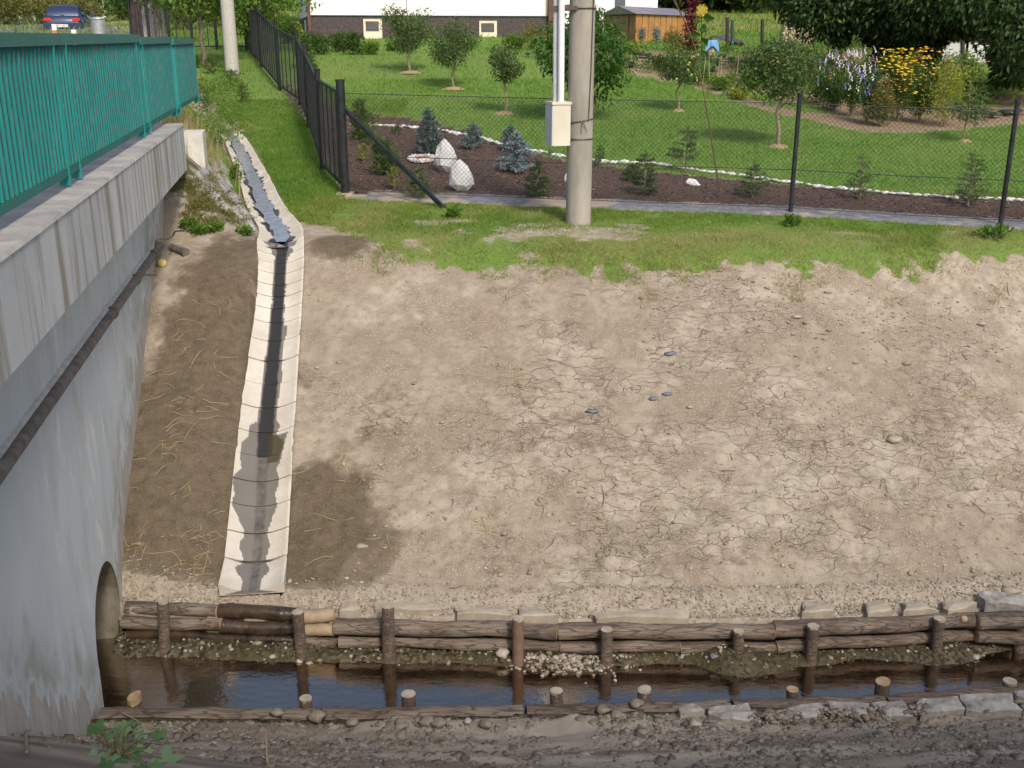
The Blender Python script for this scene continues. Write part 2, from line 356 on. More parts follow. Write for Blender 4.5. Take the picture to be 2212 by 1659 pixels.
at = dict(wing=wing, n1=.5+.5*fbm(X, Y, 1.3, 5, 71), nst=.5+.5*fbm(X, Y, 3.2, 4, 72), n5=.5+.5*fbm(X, Y, .5, 4, 73), streak=.5+.5*fbm(X*.3+Y*.06, Y*2.6, 2.6, 5, 55), grass=grass, damp=damp, stream=stream, nearm=nearm, crack=crack*dirtm, ledge=ledge, mulch=mulch, fabric=fabric, veg=veg, meadow=meadow)
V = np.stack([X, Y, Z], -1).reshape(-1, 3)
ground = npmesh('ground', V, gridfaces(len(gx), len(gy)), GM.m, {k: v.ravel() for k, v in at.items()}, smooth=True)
tag(ground, kind='structure')
def gsample(A, x, y):
    i = np.clip(np.searchsorted(gx, x), 0, len(gx)-1); j = np.clip(np.searchsorted(gy, y), 0, len(gy)-1); return A[i, j]
# water
WZ = -5.275
wm = NT('water_surface'); wm.base((.02, .018, .01)); P = wm.geo()
gl = wm.n('ShaderNodeBsdfGlossy'); gl.inputs['Roughness'].default_value = .07; gl.inputs['Color'].default_value = (.92, .80, .70, 1); tr = wm.n('ShaderNodeBsdfTransparent'); tr.inputs[0].default_value = (.60, .54, .42, 1)
fr = wm.n('ShaderNodeFresnel'); fr.inputs[0].default_value = 1.36; mx = wm.n('ShaderNodeMixShader')
bp = wm.n('ShaderNodeBump'); bp.inputs['Strength'].default_value = .35; bp.inputs['Distance'].default_value = .012
wm.put(bp.inputs['Height'], wm.noise(9, 4, .6, wm.mapn(P, (.55, 1.3, 1))))
for q in (gl, fr): wm.put(q.inputs['Normal'], bp.outputs[0])
wm.put(mx.inputs[0], wm.math('MINIMUM', wm.math('MULTIPLY_ADD', fr.outputs[0], 4.0, .24), 1.0)); wm.t.links.new(tr.outputs[0], mx.inputs[1]); wm.t.links.new(gl.outputs[0], mx.inputs[2]); wm.t.links.new(mx.outputs[0], wm.out.inputs[0])
xs = np.concatenate([np.arange(-9, 8, .25), np.arange(8, 40, 1.)]); V = []
for x in xs: V += [(x, float(YN(x))-.03, WZ), (x, float(YL(x))+.12, WZ)]
F = [(2*i, 2*i+2, 2*i+3, 2*i+1) for i in range(len(xs)-1)]
tag(npmesh('water', V, F, wm.m), kind='structure')
# ---------------- bridge ----------------
conc = NT('weathered_concrete'); m = conc; P = m.geo()
st_ = m.noise(5, 6, .7, m.mapn(m.co, (1, 1, .06)))
c = m.mix(m.ramp(m.noise(1.2, 4, .6), [(.35, 0), (.65, 1)]), (.46, .48, .49), (.57, .585, .59))
c = m.mix(m.ramp(st_, [(.48, 0), (.6, .85)]), c, (.25, .225, .175)); c = m.mix(m.ramp(m.noise(11, 4, .6, m.mapn(m.co, (1, 1, .05))), [(.6, 0), (.7, .6)]), c, (.62, .62, .60))
m.base(c); m.rough(.9); m.bump(m.noise(30, 5, .7), .35, .006)
ctop = pm('concrete_top', (.26, .25, .25), (.44, .42, .40), 3, .9, .4, 40, .005)
plas = NT('painted_render'); m = plas
c = m.mix(m.ramp(m.noise(1.0, 5, .65, m.mapn(m.co, (1, 1, .5))), [(.35, 0), (.7, 1)]), (.50, .55, .57), (.58, .62, .635))
c = m.mix(m.ramp(m.noise(6, 5, .7, m.mapn(m.co, (1, 1, .05))), [(.6, 0), (.74, .15)]), c, (.58, .60, .60))
h = m.attr('hgt'); hn = m.math('ADD', h, m.math('MULTIPLY', m.math('SUBTRACT', m.noise(7, 4, .6, m.mapn(m.co, (1, 1, .35))), .5), .9))
moss = m.math('MULTIPLY', m.ramp(hn, [(.35, 0), (.5, 1), (.62, .8), (.95, 0)]), m.ramp(m.noise(2.2, 3), [(.42, 0), (.6, 1)]))
c = m.mix(m.math('MULTIPLY', moss, .55), c, (.19, .21, .10))
raw = m.mix(m.ramp(m.noise(8, 5, .7, m.mapn(m.co, (1, 1, .25))), [(.35, 0), (.65, 1)]), (.33, .30, .26), (.50, .47, .43))
c = m.mix(m.ramp(hn, [(.33, 1), (.36, 0)]), c, raw)
e = m.attr('edge'); c = m.mix(m.math('MULTIPLY', e, m.ramp(m.noise(2.2, 5, .7, m.mapn(m.co, (1, 1, .4))), [(.5, 0), (.7, .6)])), c, (.40, .37, .30))
c = m.mix(m.math('MULTIPLY', e, m.ramp(m.noise(4, 5, .7, m.mapn(m.co, (1, 1, .3))), [(.58, 0), (.64, .9)])), c, (.72, .71, .68))
m.base(c); m.rough(.85); m.bump(m.noise(14, 6, .75), .35, .012)
bridge = empty('bridge', SDp(6, 1.9, -5.4), 'grey concrete bridge with smooth abutment wall and arched culvert opening', 'bridge')
WD = 1.92
A0, A1, AZ, SPR = 8.04, 9.16, -4.28, -4.85
def archz(s): 
    t = (s-(A0+A1)/2)/((A1-A0)/2); return SPR+(AZ-SPR)*math.sqrt(max(0, 1-t*t))
cols = [(s, -6.0) for s in np.arange(-4, A0, .12)]+[(A0, -6.0)]
ncut = len(cols)
cols += [(s, archz(s)) for s in A0+(A1-A0)*(.5-.5*np.cos(np.linspace(0, math.pi, 26)))]
ncut2 = len(cols)
cols += [(A1, -6.0)]+[(s, -6.0) for s in np.arange(A1+.05, 15.45, .12)]
NR = 46; TOPZ = -1.70; V = []; hg = []; ed = []
for s, zb in cols:
    for j in range(NR):
        z = zb+(TOPZ-zb)*j/(NR-1); d = WD+.012*float(fbm(s, z, .8, 3, 70))
        if s > 7.5: d -= .0
        x, y = DX*s+NX*(WD-.1), DY*s+NY*(WD-.1); V.append(SDp(s, d, z)); hg.append(z-Hf(x, y))
        ed.append(float(sstep(s+.25*(z+4), 6.6, 8.2))*.9)
F = []
for i in range(len(cols)-1):
    if i == ncut-1 or i == ncut2-1: continue
    for j in range(NR-1): F.append((i*NR+j, (i+1)*NR+j, (i+1)*NR+j+1, i*NR+j+1))
V = np.array(V)-np.array(bridge.location)
npmesh('abutment_wall', V, F, plas.m, {'hgt': np.array(hg), 'edge': np.array(ed)}, True, bridge)
# end face of the wall
mbe = MB(); mbe.add([SDp(15.42, WD, -6), SDp(15.42, WD+.5, -6), SDp(15.42, WD+.5, TOPZ), SDp(15.42, WD, TOPZ)], [(0, 1, 2, 3)])
mbe.build('wall_end', plas.m, bridge); mb = MB()
# tunnel lining
pts = [(A0, -6.0)]+[(s, archz(s)) for s in A0+(A1-A0)*(.5-.5*np.cos(np.linspace(0, math.pi, 20)))]+[(A1, -6.0)]
V = [SDp(s, d, z) for d in (WD+.004, 8.6) for s, z in pts]; k = len(pts)
mb.add(V, [(i, i+1, k+i+1, k+i) for i in range(k-1)]); mb.build('culvert_lining', pm('mossy_lining', (.12, .11, .07), (.27, .24, .19), 4, .9, .5, 20, .02, stretch=(1, 1, .6)), bridge)
SE = 15.27
prof = [(1.62, -1.715), (1.62, -1.13), (1.65, -1.10), (2.4, -1.10), (2.4, -1.26), (2.9, -1.715)]
def extr(prof, s0, s1, n, mb, close=True):
    k = len(prof); V = [SDp(s0+(s1-s0)*i/n, d, z) for i in range(n+1) for d, z in prof]
    F = [(i*k+j, (i+1)*k+j, (i+1)*k+(j+1) % k, i*k+(j+1) % k) for i in range(n) for j in range(k if close else k-1)]
    F += [tuple(range(k))[::-1], tuple(n*k+j for j in range(k))]; mb.add(V, F)
mb = MB(); extr([(1.62, -1.715), (1.62, -1.125), (2.4, -1.125), (2.4, -1.715)], -4, SE, 1, mb); mb.build('edge_beam', conc.m, bridge)
mb = MB(); extr([(1.612, -1.124), (1.63, -1.102), (2.4, -1.10), (2.403, -1.124)], -4, SE+.004, 1, mb); mb.build('beam_top', ctop, bridge)
mb = MB(); extr([(8.0, -1.715), (8.0, -1.10), (8.7, -1.10), (8.7, -1.715)], -4, SE, 1, mb); mb.build('far_edge_beam', conc.m, bridge)
mb = MB(); extr([(2.41, -1.7), (2.41, -1.25), (7.99, -1.25), (7.99, -1.7)], -4, 15.35, 1, mb); mb.build('deck', ctop, bridge)
mb = MB(); extr([(8.1, -6), (8.1, -1.72), (8.6, -1.72), (8.6, -6)], -4, A0-.3, 1, mb); mb.build('far_wall', plas.m, bridge); mb = MB(); extr([(8.1, -6), (8.1, -1.72), (8.6, -1.72), (8.6, -6)], A1+.3, 15.4, 1, mb); mb.build('far_wall', plas.m, bridge)
# road
asph = pm('asphalt', (.13, .13, .135), (.20, .20, .20), 2, .9, .4, 60, .004)
cl_ = [(-4, None), (16, None)]; RC = [SDp(-30, 5.2, 0), SDp(-4, 5.2, 0), SDp(16, 5.2, 0), Vector((-10.3, 23, 0)), Vector((-13.2, 33, 0)), Vector((-17, 42, 0)), Vector((-22, 52, 0)), Vector((-33, 64, 0)), Vector((-60, 78, 0))]
def crv(P, n=10):
    out = []
    for i in range(len(P)-1):
        p0 = P[max(i-1, 0)]; p1 = P[i]; p2 = P[i+1]; p3 = P[min(i+2, len(P)-1)]
        for k in range(n):
            t = k/n; out.append(.5*((2*p1)+(-p0+p2)*t+(2*p0-5*p1+4*p2-p3)*t*t+(-p0+3*p1-3*p2+p3)*t**3))
    return out+[P[-1]]
rc = crv(RC); V = []
for i, p in enumerate(rc):
    t = (rc[min(i+1, len(rc)-1)]-rc[max(i-1, 0)]).normalized(); nrm = Vector((-t.y, t.x, 0))
    for k in (-2.75, -1, 1, 2.75):
        q = p+nrm*k; zz = -1.236 if DX*p.x+DY*p.y < 15.4 else max(float(ZR(q.y)), Hf(q.x, q.y), float(ZR(p.y)))+.03
        V.append((q.x, q.y, zz))
tag(npmesh('road', V, gridfaces(len(rc), 4), asph, smooth=True), kind='structure')
# ---------------- railing ----------------
teal = NT('teal_paint'); m = teal; c = m.mix(m.ramp(m.noise(1.5, 4), [(.4, 0), (.7, 1)]), (.008, .215, .21), (.014, .26, .25))
c = m.mix(m.ramp(m.noise(40, 4, .8, m.mapn(m.co, (1, 1, .4))), [(.73, 0), (.76, .7)]), c, (.33, .30, .26)); m.base(c); m.rough(.55)
teal2 = NT('teal_steel'); m = teal2; c = m.mix(m.ramp(m.noise(2.5, 4), [(.4, 0), (.7, 1)]), (.012, .15, .135), (.02, .185, .165)); m.base(c); m.rough(.5)
bolt = pm('bolt_steel', (.12, .13, .12), (.25, .22, .18), 20, .5, .2, metal=.6)
RD = 1.84; rail = empty('railing', SDp(8, RD, -1.1), 'teal painted steel railing of close vertical bars bolted to the bridge edge', 'railing')
def usec(u):   # position along the railing of a picture column, at railing top
    r = ray(u, 85); t = RD/(r[0]*NX+r[1]*NY); return (r[0]*DX+r[1]*DY)*t
segs = [(usec(-330), usec(285)), (usec(299), usec(362)), (usec(371), usec(413))]
fins = MB(); fed = MB()
for gi, (s0, s1) in enumerate(segs):
    top = .028-.028*gi*.9; zb = -.985
    mb = MB(); s0e = s0-.10; s1e = s1+(.10 if gi < 2 else .03)
    if gi == 0: s1e = s1+.33
    extr([(RD-.04, top-.085), (RD-.04, top), (RD+.04, top), (RD+.04, top-.085)], s0e, s1e-.002, 1, mb); mb.build('handrail', teal2.m, rail)
    mb = MB(); extr([(RD-.03, zb-.03), (RD-.03, zb+.03), (RD+.03, zb+.03), (RD+.03, zb-.03)], s0e, s1e-.002, 1, mb); mb.build('bottom_rail', teal2.m, rail)
    posts = [s0, s1] if gi else [usec(-330), usec(129), s1]
    if gi == 0: posts = [s1-2.12*k for k in range(6) if s1-2.12*k > s0-.1]; posts[1:2] = [usec(129)]
    s = s0e+.06
    while s < s1e-.04:
        c = SDp(s, RD, (top-.085+zb+.03)/2); fins.box(c, (.007, .058, top-.085-zb-.035), math.atan2(DY, DX)); fed.box(SDp(s+.001, RD-.031, (top-.085+zb+.03)/2), (.011, .005, top-.085-zb-.037), math.atan2(DY, DX)); s += .118
    for ps in posts:
        mb = MB(); c = SDp(ps, RD, 0)
        mb.box(SDp(ps, RD, (top-.087-1.085)/2-.0), (.012, .085, top-.087+1.085), math.atan2(DY, DX))
        mb.box(SDp(ps+.05, RD, (top-.087-1.085)/2), (.09, .012, top-.087+1.085), math.atan2(DY, DX))
        p = mb.build('post', teal.m, rail)
        mb = MB(); mb.box(SDp(ps+.03, RD-.01, -1.10+.011), (.30, .30 if ps < SE-.2 else .15, .018), math.atan2(DY, DX)); pl = mb.build('base_plate', teal2.m, p); pl.location = -Vector(p.location)
        mb = MB(); mb.box(SDp(ps+.03, RD-.005, -1.03), (.14, .10, .10), math.atan2(DY, DX)); mb.build('foot', teal.m, p)
        for a in (-.09, .15):
            for b in (-.11, .09):
                mb = MB(); mb.tube([SDp(ps+a, RD+b, -1.08), SDp(ps+a, RD+b, -1.05)], .012, 6); mb.build('bolt', bolt, p)
fo = fed.build('bar_edges', pm('worn_edge', (.035, .075, .07), (.16, .16, .15), 7, .6, 0, contrast=(.5, .7)), rail); fo['kind'] = 'stuff'; fo = fins.build('bars', teal.m, rail); fo['kind'] = 'stuff'
# pipe on the wall
rust = pm('grimy_pipe', (.10, .085, .075), (.20, .175, .155), 9, .8, .5, 40, .004, stretch=(1, 1, 1))
p0, p1 = PD(-260, 1385, 1.87), PD(345, 530, 1.87)
pipe = empty('pipe', p1, 'long rusty brown pipe running along the grey abutment wall', 'pipe')
mb = MB(); n = 60; mb.tube([p0.lerp(p1, i/n) for i in range(n+1)], .047, 12, jit=.04); mb.build('pipe_body', rust, pipe, True)
mb = MB(); a = MB()
for sgm in (.62, .78, .93): 
    q = p0.lerp(p1, sgm); t = (p1-p0).normalized(); a = MB(); a.tube([q-t*.03, q+t*.03], .060, 12); a.build('joint_band', rust, pipe, True)
V = []; n = 90
for i in range(n+1):
    q = p0.lerp(p1, i/n); hh_ = .035+.018*random.random()
    V += [q+Vector((-NX*0, 0, .03)), q+Vector((0, 0, .035+hh_*.5))+Vector((NX*.03, NY*.03, 0)), q+Vector((NX*.07, NY*.07, .04+hh_*.7))]
mb = MB(); mb.add(V, [(i*3+j, i*3+j+1, i*3+j+4, i*3+j+3) for i in range(n) for j in range(2)]); mb.build('mortar_fillet', pm('mortar', (.36, .36, .34), (.5, .5, .48), 12, .9, .5), pipe)
mb = MB(); wpt = [PD(335, 532, 1.84), PD(338, 520, 1.78), PD(347, 517, 1.75), PD(365, 516, 1.72), PD(374, 508, 1.7), PD(378, 500, 1.66), PD(400, 498, 1.5)]
mb.tube(wpt, .010, 6); mb.build('wire_hook', bolt, pipe)
mb = MB(); mb.beam(PD(300, 592, 1.88), PD(338, 595, 1.84), .02, .02); mb.build('bracket', bolt, pipe)
q0, q1 = G(372, 542)+Vector((0, 0, .04)), G(403, 556)+Vector((0, 0, .06)); mb = MB(); mb.tube([q0+(q1-q0)*.05*i for i in range(21)], .055, 12, jit=.08)
o = mb.build('pipe_stub', rust, None, True, loc=q0); tag(o, 'short broken stub of brown pipe sticking out of the dirt below the bridge end', 'pipe')
o = MB().blob(G(351, 576)+Vector((0, 0, .04)), .055, 3, .2).build('lump', pm('yellow_foam', (.65, .5, .12), (.7, .6, .25), 10), None, True, loc=G(351, 576)); tag(o, 'small yellow lump lying on the dirt beside the bridge wall', 'litter')
# ---------------- drainage channel ----------------
cm = NT('channel_concrete'); m = cm
c = m.mix(m.ramp(m.noise(2.2, 4, .6, m.geo()), [(.35, 0), (.65, 1)]), (.52, .475, .40), (.64, .60, .54)); c = m.mix(m.ramp(m.noise(40, 4, .7, m.geo()), [(.5, 0), (.75, .4)]), c, (.33, .30, .25))
we = m.attr('wet'); we = m.math('MULTIPLY', we, m.math('ADD', .55, m.math('MULTIPLY', m.noise(11, 5, .7, m.geo()), .9))); c = m.mix(m.ramp(we, [(.05, 0), (.12, .8), (.55, .85), (.75, 1)]), c, m.mix(m.ramp(we, [(.5, 0), (.85, 1)]), (.11, .10, .088), (.035, .032, .03)))
c = m.mix(m.math('MULTIPLY', m.attr('algae'), .8), c, (.055, .045, .012))
m.base(c); m.rough(m.ramp(we, [(0, .9), (.1, .5), (.7, .28)])); m.bump(m.noise(60, 4, .7, m.geo()), .3, .003)
chan = empty('drainage_channel', G(602, 545), 'pale concrete drainage channel running down the bank with a dark wet streak', 'drain')
vj = [545, 562, 580, 603, 628, 653, 680, 711, 750, 795, 845, 897, 950, 1003, 1058, 1113, 1172, 1232, 1291]
cen = [(602, 545), (602, 590), (598, 650), (592, 711), (582, 800), (572, 900), (562, 1003), (553, 1113), (544, 1232), (540, 1291)]
def chpt(v):
    u = np.interp(v, [c[1] for c in cen], [c[0] for c in cen]); p = G(u, v); 
    dx = p.x-float(XD(p.y)); q = Vector((float(XD(p.y)), p.y, 0)); q.z = Hf(q.x, q.y)+.13; return q
def chseg(a, b, wa, drop, sidx, f, hw=.295, base=None):
    t = (b-a).normalized(); side = Vector((t.y, -t.x, 0)).normalized(); side = -side if side.x < 0 else side; nz = side.cross(t); nz = nz if nz.z > 0 else -nz
    nu, nv = 13, 41; V = []; W_ = []; A_ = []; 
    for i in range(nu):
        q = a.lerp(b, i/(nu-1)); 
        for j in range(nv):
            x = -1+2*j/(nv-1); ax = abs(x); dep = -.085*(1-min(1, ax/.93)**2.0)+drop
            V.append(q+side*(x*hw)+nz*(dep+.02)); W_.append(f(sidx+i/(nu-1), x, q)); A_.append(1.0 if 12.15 < sidx+i/(nu-1) < 13.3 and x > .1 and x < .75-.25*(sidx+i/(nu-1)-12.2) else 0.)
    F = gridfaces(nu, nv); k = len(V); V2 = []
    # underside and rims
    for i in (0, nu-1):
        for j in (0, nv-1): V2.append(V[i*nv+j]-nz*.12)
    V += V2; W_ += [0]*4; A_ += [0]*4; F = [tuple(map(int, r)) for r in F]
    F += [(0, k, k+2, (nu-1)*nv), (nv-1, (nu-1)*nv+nv-1, k+3, k+1)]
    F += [tuple([k+1]+list(range(nv-1, -1, -1))+[k]), tuple([k+2]+[(nu-1)*nv+j for j in range(nv)]+[k+3])]
    return np.array(V), F, W_, A_
pts = [chpt(v) for v in vj]; pts[0].z += .04
def wetf(s, x, q):
    n = float(fbm(q.x*3+x*2, q.y*6, 1.0, 3, 80)); e = float(vnoise(q.y*14, x*9, 3))*.10
    c0 = np.interp(s, [0, 2, 6, 9, 12, 18], [.08, -.02, .0, -.02, -.05, 0])
    w0 = np.interp(s, [0, 1, 3, 9, 12, 18], [.30, .26, .24, .27, .32, .2])
    v = 1-abs(x-c0)/w0+n*.12+e; core = .55+.45*float(sstep(v, .05, .5)) if v > 0.03 else 0
    if s > 11.5:   # broad damp sheet towards the foot
        l = np.interp(s, [11.5, 12.1, 13.2, 14.5, 16, 18], [.3, .80, .80, .9, .62, .42]); r_ = np.interp(s, [11.5, 12, 12.4, 14, 18], [.3, .42, .62, .45, .30])
        n2 = float(vnoise(q.y*7+1, 4.4, 9))*.5-.25
        if -l-n2*.9 < x < r_+n2*.7: core = max(core*(.62 if s > 13 else 1), .45)
        else: core = 0
    elif s < 1.4:
        if abs(x-.05) < .62-.28*s+n*.5: core = max(core, .45)
    elif 7.2 < s < 10.6 and x > 0 and x < c0+w0+.18*float(vnoise(q.y*4, 1.3, 4)): core = max(core, .4)
    return core
for i in range(len(pts)-1):
    a, b = pts[i], pts[i+1]; t = (b-a).normalized(); V, F, W_, A_ = chseg(a+t*.006, b-t*.006, 0, random.uniform(-.006, .006)-.0, i, wetf)
    npmesh('channel_segment', V-np.array(chan.location), F, cm.m, {'wet': np.array(W_), 'algae': np.array(A_)}, False, chan)
# outfall mortar bed under the foot of the channel
# upper run of the channel, smaller stones set in mortar
up = []; y = 13.35
ups = []
while y < 23.5: ups.append(y); y += .33*(1 if y < 17 else 1.3)
up = [Vector((float(XD(y)), y, float(ZD(y))+.02-.0)) for y in ups]; up[0] = pts[0]+Vector((-.01, .05, .002))
def wetu(s, x, q):
    n = float(fbm(q.x*3+x*2, q.y*4, 1.0, 3, 81)); return .9 if abs(x+.05) < .42+n*.35+float(vnoise(q.y*9, x*5, 3))*.12 else 0
for i in range(len(up)-1):
    a, b = up[i], up[i+1]; t = (b-a).normalized(); V, F, W_, A_ = chseg(a+t*.006, b-t*.006, 0, random.uniform(-.012, .012), 40+i, wetu, .30-.003*i)
    npmesh('channel_segment', V-np.array(chan.location), F, cm.m, {'wet': np.array(W_), 'algae': np.array(A_)}, False, chan)
V = []
for i, p in enumerate(up):
    t = (up[min(i+1, len(up)-1)]-up[max(i-1, 0)]).normalized(); side = Vector((t.y, -t.x, 0)).normalized()
    for k in (-1, -.5, 0, .5, 1): V.append(p+side*(.11+.03*math.sin(i*2.3)+.02*math.sin(i*5.1))*k+Vector((0, 0, -.042+.003*math.sin(i))))
rm = NT('running_water'); rm.base(rm.mix(rm.ramp(rm.noise(9, 4, .7, rm.geo()), [(.3, 0), (.6, 1)]), (.15, .155, .18), (.30, .31, .39))); rm.rough(.18); rm.p.inputs['IOR'].default_value = 2.2; rm.bump(rm.noise(24, 3, .5, rm.geo()), .35, .006); rm.p.inputs['Specular IOR Level'].default_value = 1.0  # pale blue in the base colour stands for reflected sky
tag(npmesh('water_trickle', V, gridfaces(len(up), 5), rm.m, smooth=True), kind='structure')
# ---------------- logs and stakes ----------------
bark = NT('bark'); m = bark; m.co = m.mapn(m.co, (.35, 1, .6)); r = m.n('ShaderNodeObjectInfo').outputs['Random']
c = m.mix(m.ramp(m.noise(5, 5, .7), [(.38, 0), (.62, 1)]), (.085, .058, .043), (.235, .175, .135)); c = m.mix(m.ramp(m.noise(18, 5, .7), [(.45, 0), (.6, .8)]), c, (.055, .042, .034))
c = m.mix(m.ramp(m.noise(3.1, 3, .6), [(.52, 0), (.6, .6)]), c, (.30, .255, .21)); c = m.mix(m.ramp(r, [(0, 0), (1, .45)]), c, (.25, .19, .15)); c = m.mix(m.ramp(m.vor(9, 'DISTANCE_TO_EDGE', m.mapn(m.co, (1, 5, 5))), [(.02, .75), (.09, 0)]), c, (.04, .03, .025)); m.base(c); m.rough(.9); m.bump(m.math('ADD', m.noise(26, 6, .75), m.math('MULTIPLY', m.noise(9, 4, .7, m.mapn(m.co, (.5, 3, 3))), 1.2)), 1.0, .022)
wetb = pm('wet_bark', (.018, .013, .010), (.075, .048, .03), 7, .22, .6, 30, .01, spec=.7)
pale = pm('stripped_wood', (.22, .155, .10), (.38, .29, .20), 6, .8, .4, 30, .006); rb = pm('red_bark', (.13, .075, .05), (.22, .145, .105), 9, .85, .5, 40, .006)
endm = pm('cut_end', (.30, .20, .11), (.46, .34, .21), 12, .8, .3, 40, .003)
def log(u0, v0, u1, v1, hpx, z, mat, label, grp, ends=True):
    r0, r1 = ray(u0, v0), ray(u1, v1); a, b = Vector(r0*(z/r0[2])), Vector(r1*(z/r1[2])); rad = hpx/2/FPX*(-z)/(-r0[2])
    n = max(6, int((b-a).length/.12)); pp = [a.lerp(b, i/n)+Vector((0, .012*math.sin(i*.5+u0), .008*math.sin(i*.8+u0*2))) for i in range(n+1)]
    rr = [rad*(1.02-.10*i/n)*(1+.05*math.sin(i*1.9+u1)) for i in range(n+1)]
    mb = MB(); mb.tube(pp, rr, 14, cap=False, jit=.07); root = empty('log', a, label, 'log', grp)
    mb.build('bark', mat, root, True)
    for p_, s_, rr_ in ((pp[0], pp[0]-pp[1], rr[0]), (pp[-1], pp[-1]-pp[-2], rr[-1])):
        e = MB(); t = s_.normalized(); e.tube([p_-t*.01, p_+t*.004], rr_*.93, 14); e.build('cut_end', endm, root)
    return root
FG = 'logs stacked as the far stream edging'
L = [(272, 1312, 470, 1319, 30, -4.99, bark.m, 'brown top log against the bridge wall, left of the first stake'),
 (474, 1319, 640, 1326, 33, -4.99, wetb, 'dark wet top log right under the foot of the concrete channel'),
 (268, 1343, 478, 1350, 29, -5.10, bark.m, 'reddish middle log touching the culvert corner'),
 (482, 1351, 648, 1359, 31, -5.10, wetb, 'dark wet middle log beneath the channel outfall'),
 (276, 1370, 646, 1384, 24, -5.21, wetb, 'dark wet lowest log below the channel outfall'),
 (652, 1329, 723, 1332, 31, -4.99, pale, 'short pale peeled log end beside the second stake'),
 (662, 1359, 724, 1361, 28, -5.10, pale, 'short split pale log under the peeled log end'),
 (664, 1384, 734, 1386, 22, -5.21, bark.m, 'short low log stub behind the second stake'),
 (725, 1352, 1203, 1363, 36, -5.02, bark.m, 'long upper log crossed by the third and fourth stakes'),
 (734, 1383, 1209, 1395, 29, -5.17, bark.m, 'long pale lower log crossed by the third and fourth stakes'),
 (1206, 1363, 1671, 1364, 36, -5.02, bark.m, 'reddish upper log between the orange barked stake and the slender bright stake'),
 (1211, 1396, 1468, 1398, 27, -5.17, bark.m, 'lower log behind the fifth stake'),
 (1470, 1398, 1675, 1399, 26, -5.17, bark.m, 'cracked short lower log behind the sixth stake'),
 (1673, 1359, 2108, 1340, 37, -5.0, bark.m, 'upper log with a round yellow knot on the right'),
 (1677, 1396, 2108, 1371, 28, -5.15, bark.m, 'lower log with torn bark under the knotted log'),
 (2111, 1341, 2290, 1343, 38, -4.98, bark.m, 'upper log cut off by the right picture edge'),
 (2112, 1377, 2290, 1379, 28, -5.13, bark.m, 'lower log at the far right end of the edging')]
LOGS = []
for a in L: LOGS.append(log(*a, FG))
kn = MB(); kp = PZ(2073, 1333, -4.98)+Vector((0, -.085, .03)); kn.blob(kp, .035, 2, .2, (1, .5, 1)); kn.build('knot', endm, LOGS[13], True)
def stake(u, vt, vb, wpx, mat, label, grp, near=False, lean=0, slant=0, topmat=None):
    x0 = (u-CX)/FPX*9.5; 
    if near:
        r = ray(u, vt); y = float(YN(r[0]*8.3))+.10; t = y/r[1]; a = Vector(r*t); base = Vector((a.x, a.y, -5.55))
    else:
        r = ray(u, vb); x_ = r[0]*8.3/r[1]; t = (float(YL(x_))-.145)/r[1]; base = Vector(r*t); rt = ray(u+lean, vt); tt = (base.y+.02)/rt[1]; a = Vector(rt*tt)
        base = base+Vector((0, 0, -.22))
    rad = wpx/2/FPX*t; n = 5; root = empty('stake', base, label, 'stake', grp)
    pp = [base.lerp(a, i/n) for i in range(n+1)]; mb = MB(); mb.tube(pp, [rad*(.98+.03*math.sin(i*2+u)) for i in range(n+1)], 12, jit=.08); mb.build('shaft', mat, root, True)
    e = MB(); k = 12; V = [a+Vector((rad*.97*math.cos(q*2*math.pi/k), rad*.97*math.sin(q*2*math.pi/k), .003+slant*rad*math.cos(q*2*math.pi/k-.5)+abs(slant)*rad)) for q in range(k)]
    V += [p-Vector((0, 0, .02+2*abs(slant)*rad)) for p in V]
    e.add(V, [tuple(range(k))]+[(i, (i+k), (i+1) % k+k, (i+1) % k) for i in range(k)]); e.build('cut_top', topmat or endm, root)
greyend = pm('weathered_end', (.28, .24, .19), (.44, .38, .31), 14, .9, .3)
SG = 'stakes driven in front of the far logs'
for a in [(352, 1297, 1396, 25, bark.m, 'stake nearest the bridge wall', 0), (651, 1322, 1408, 26, bark.m, 'split leaning grey stake beside the peeled log', -8), (838, 1309, 1416, 28, bark.m, 'tallest stake on the far side, third from the bridge', 0),
 (1119, 1335, 1427, 25, rb, 'orange barked stake with a lighter ring', 0), (1311, 1360, 1426, 27, bark.m, 'short stout stake, fifth from the bridge', 0), (1596, 1363, 1421, 24, bark.m, 'dark stake in front of the cracked lower log', 0),
 (1753, 1352, 1423, 26, bark.m, 'pale grey stake left of the yellow knot', 4), (2024, 1336, 1405, 25, bark.m, 'dark leaning stake right of the yellow knot', 6), (2205, 1336, 1402, 24, bark.m, 'dark stake cut by the right picture edge', 2)]:
    stake(a[0], a[1], a[2], a[3], a[4], a[5], SG, lean=a[6], topmat=greyend)
NG = 'stakes sticking up from the near stream edge'
for a in [(290, 1508, 31, 'freshly cut slanted stake by the bridge wall', .35, endm), (660, 1508, 28, 'grey stake beside a round stone on the near edge', 0, greyend), (882, 1499, 33, 'thick split stake, third on the near edge from the bridge', 0, greyend),
 (1202, 1492, 29, 'stake with dark bark at the middle of the near edge', 0, greyend), (1392, 1492, 30, 'broken mud covered stake with a clod against it', .2, greyend), (1712, 1489, 27, 'wet orange brown stake on the near edge', 0, endm),
 (1907, 1474, 32, 'stake with yellow cut top on the near edge', .15, endm), (2182, 1471, 30, 'muddy stub at the right end of the near edge', 0, greyend)]:
    stake(a[0], a[1], 0, a[2], bark.m, a[3], NG, near=True, slant=a[4], topmat=a[5])
NLG = 'logs forming the near stream edging'; xs = [-3.25, -1.5, .1, 1.75, 3.0, 4.3, 6.0]
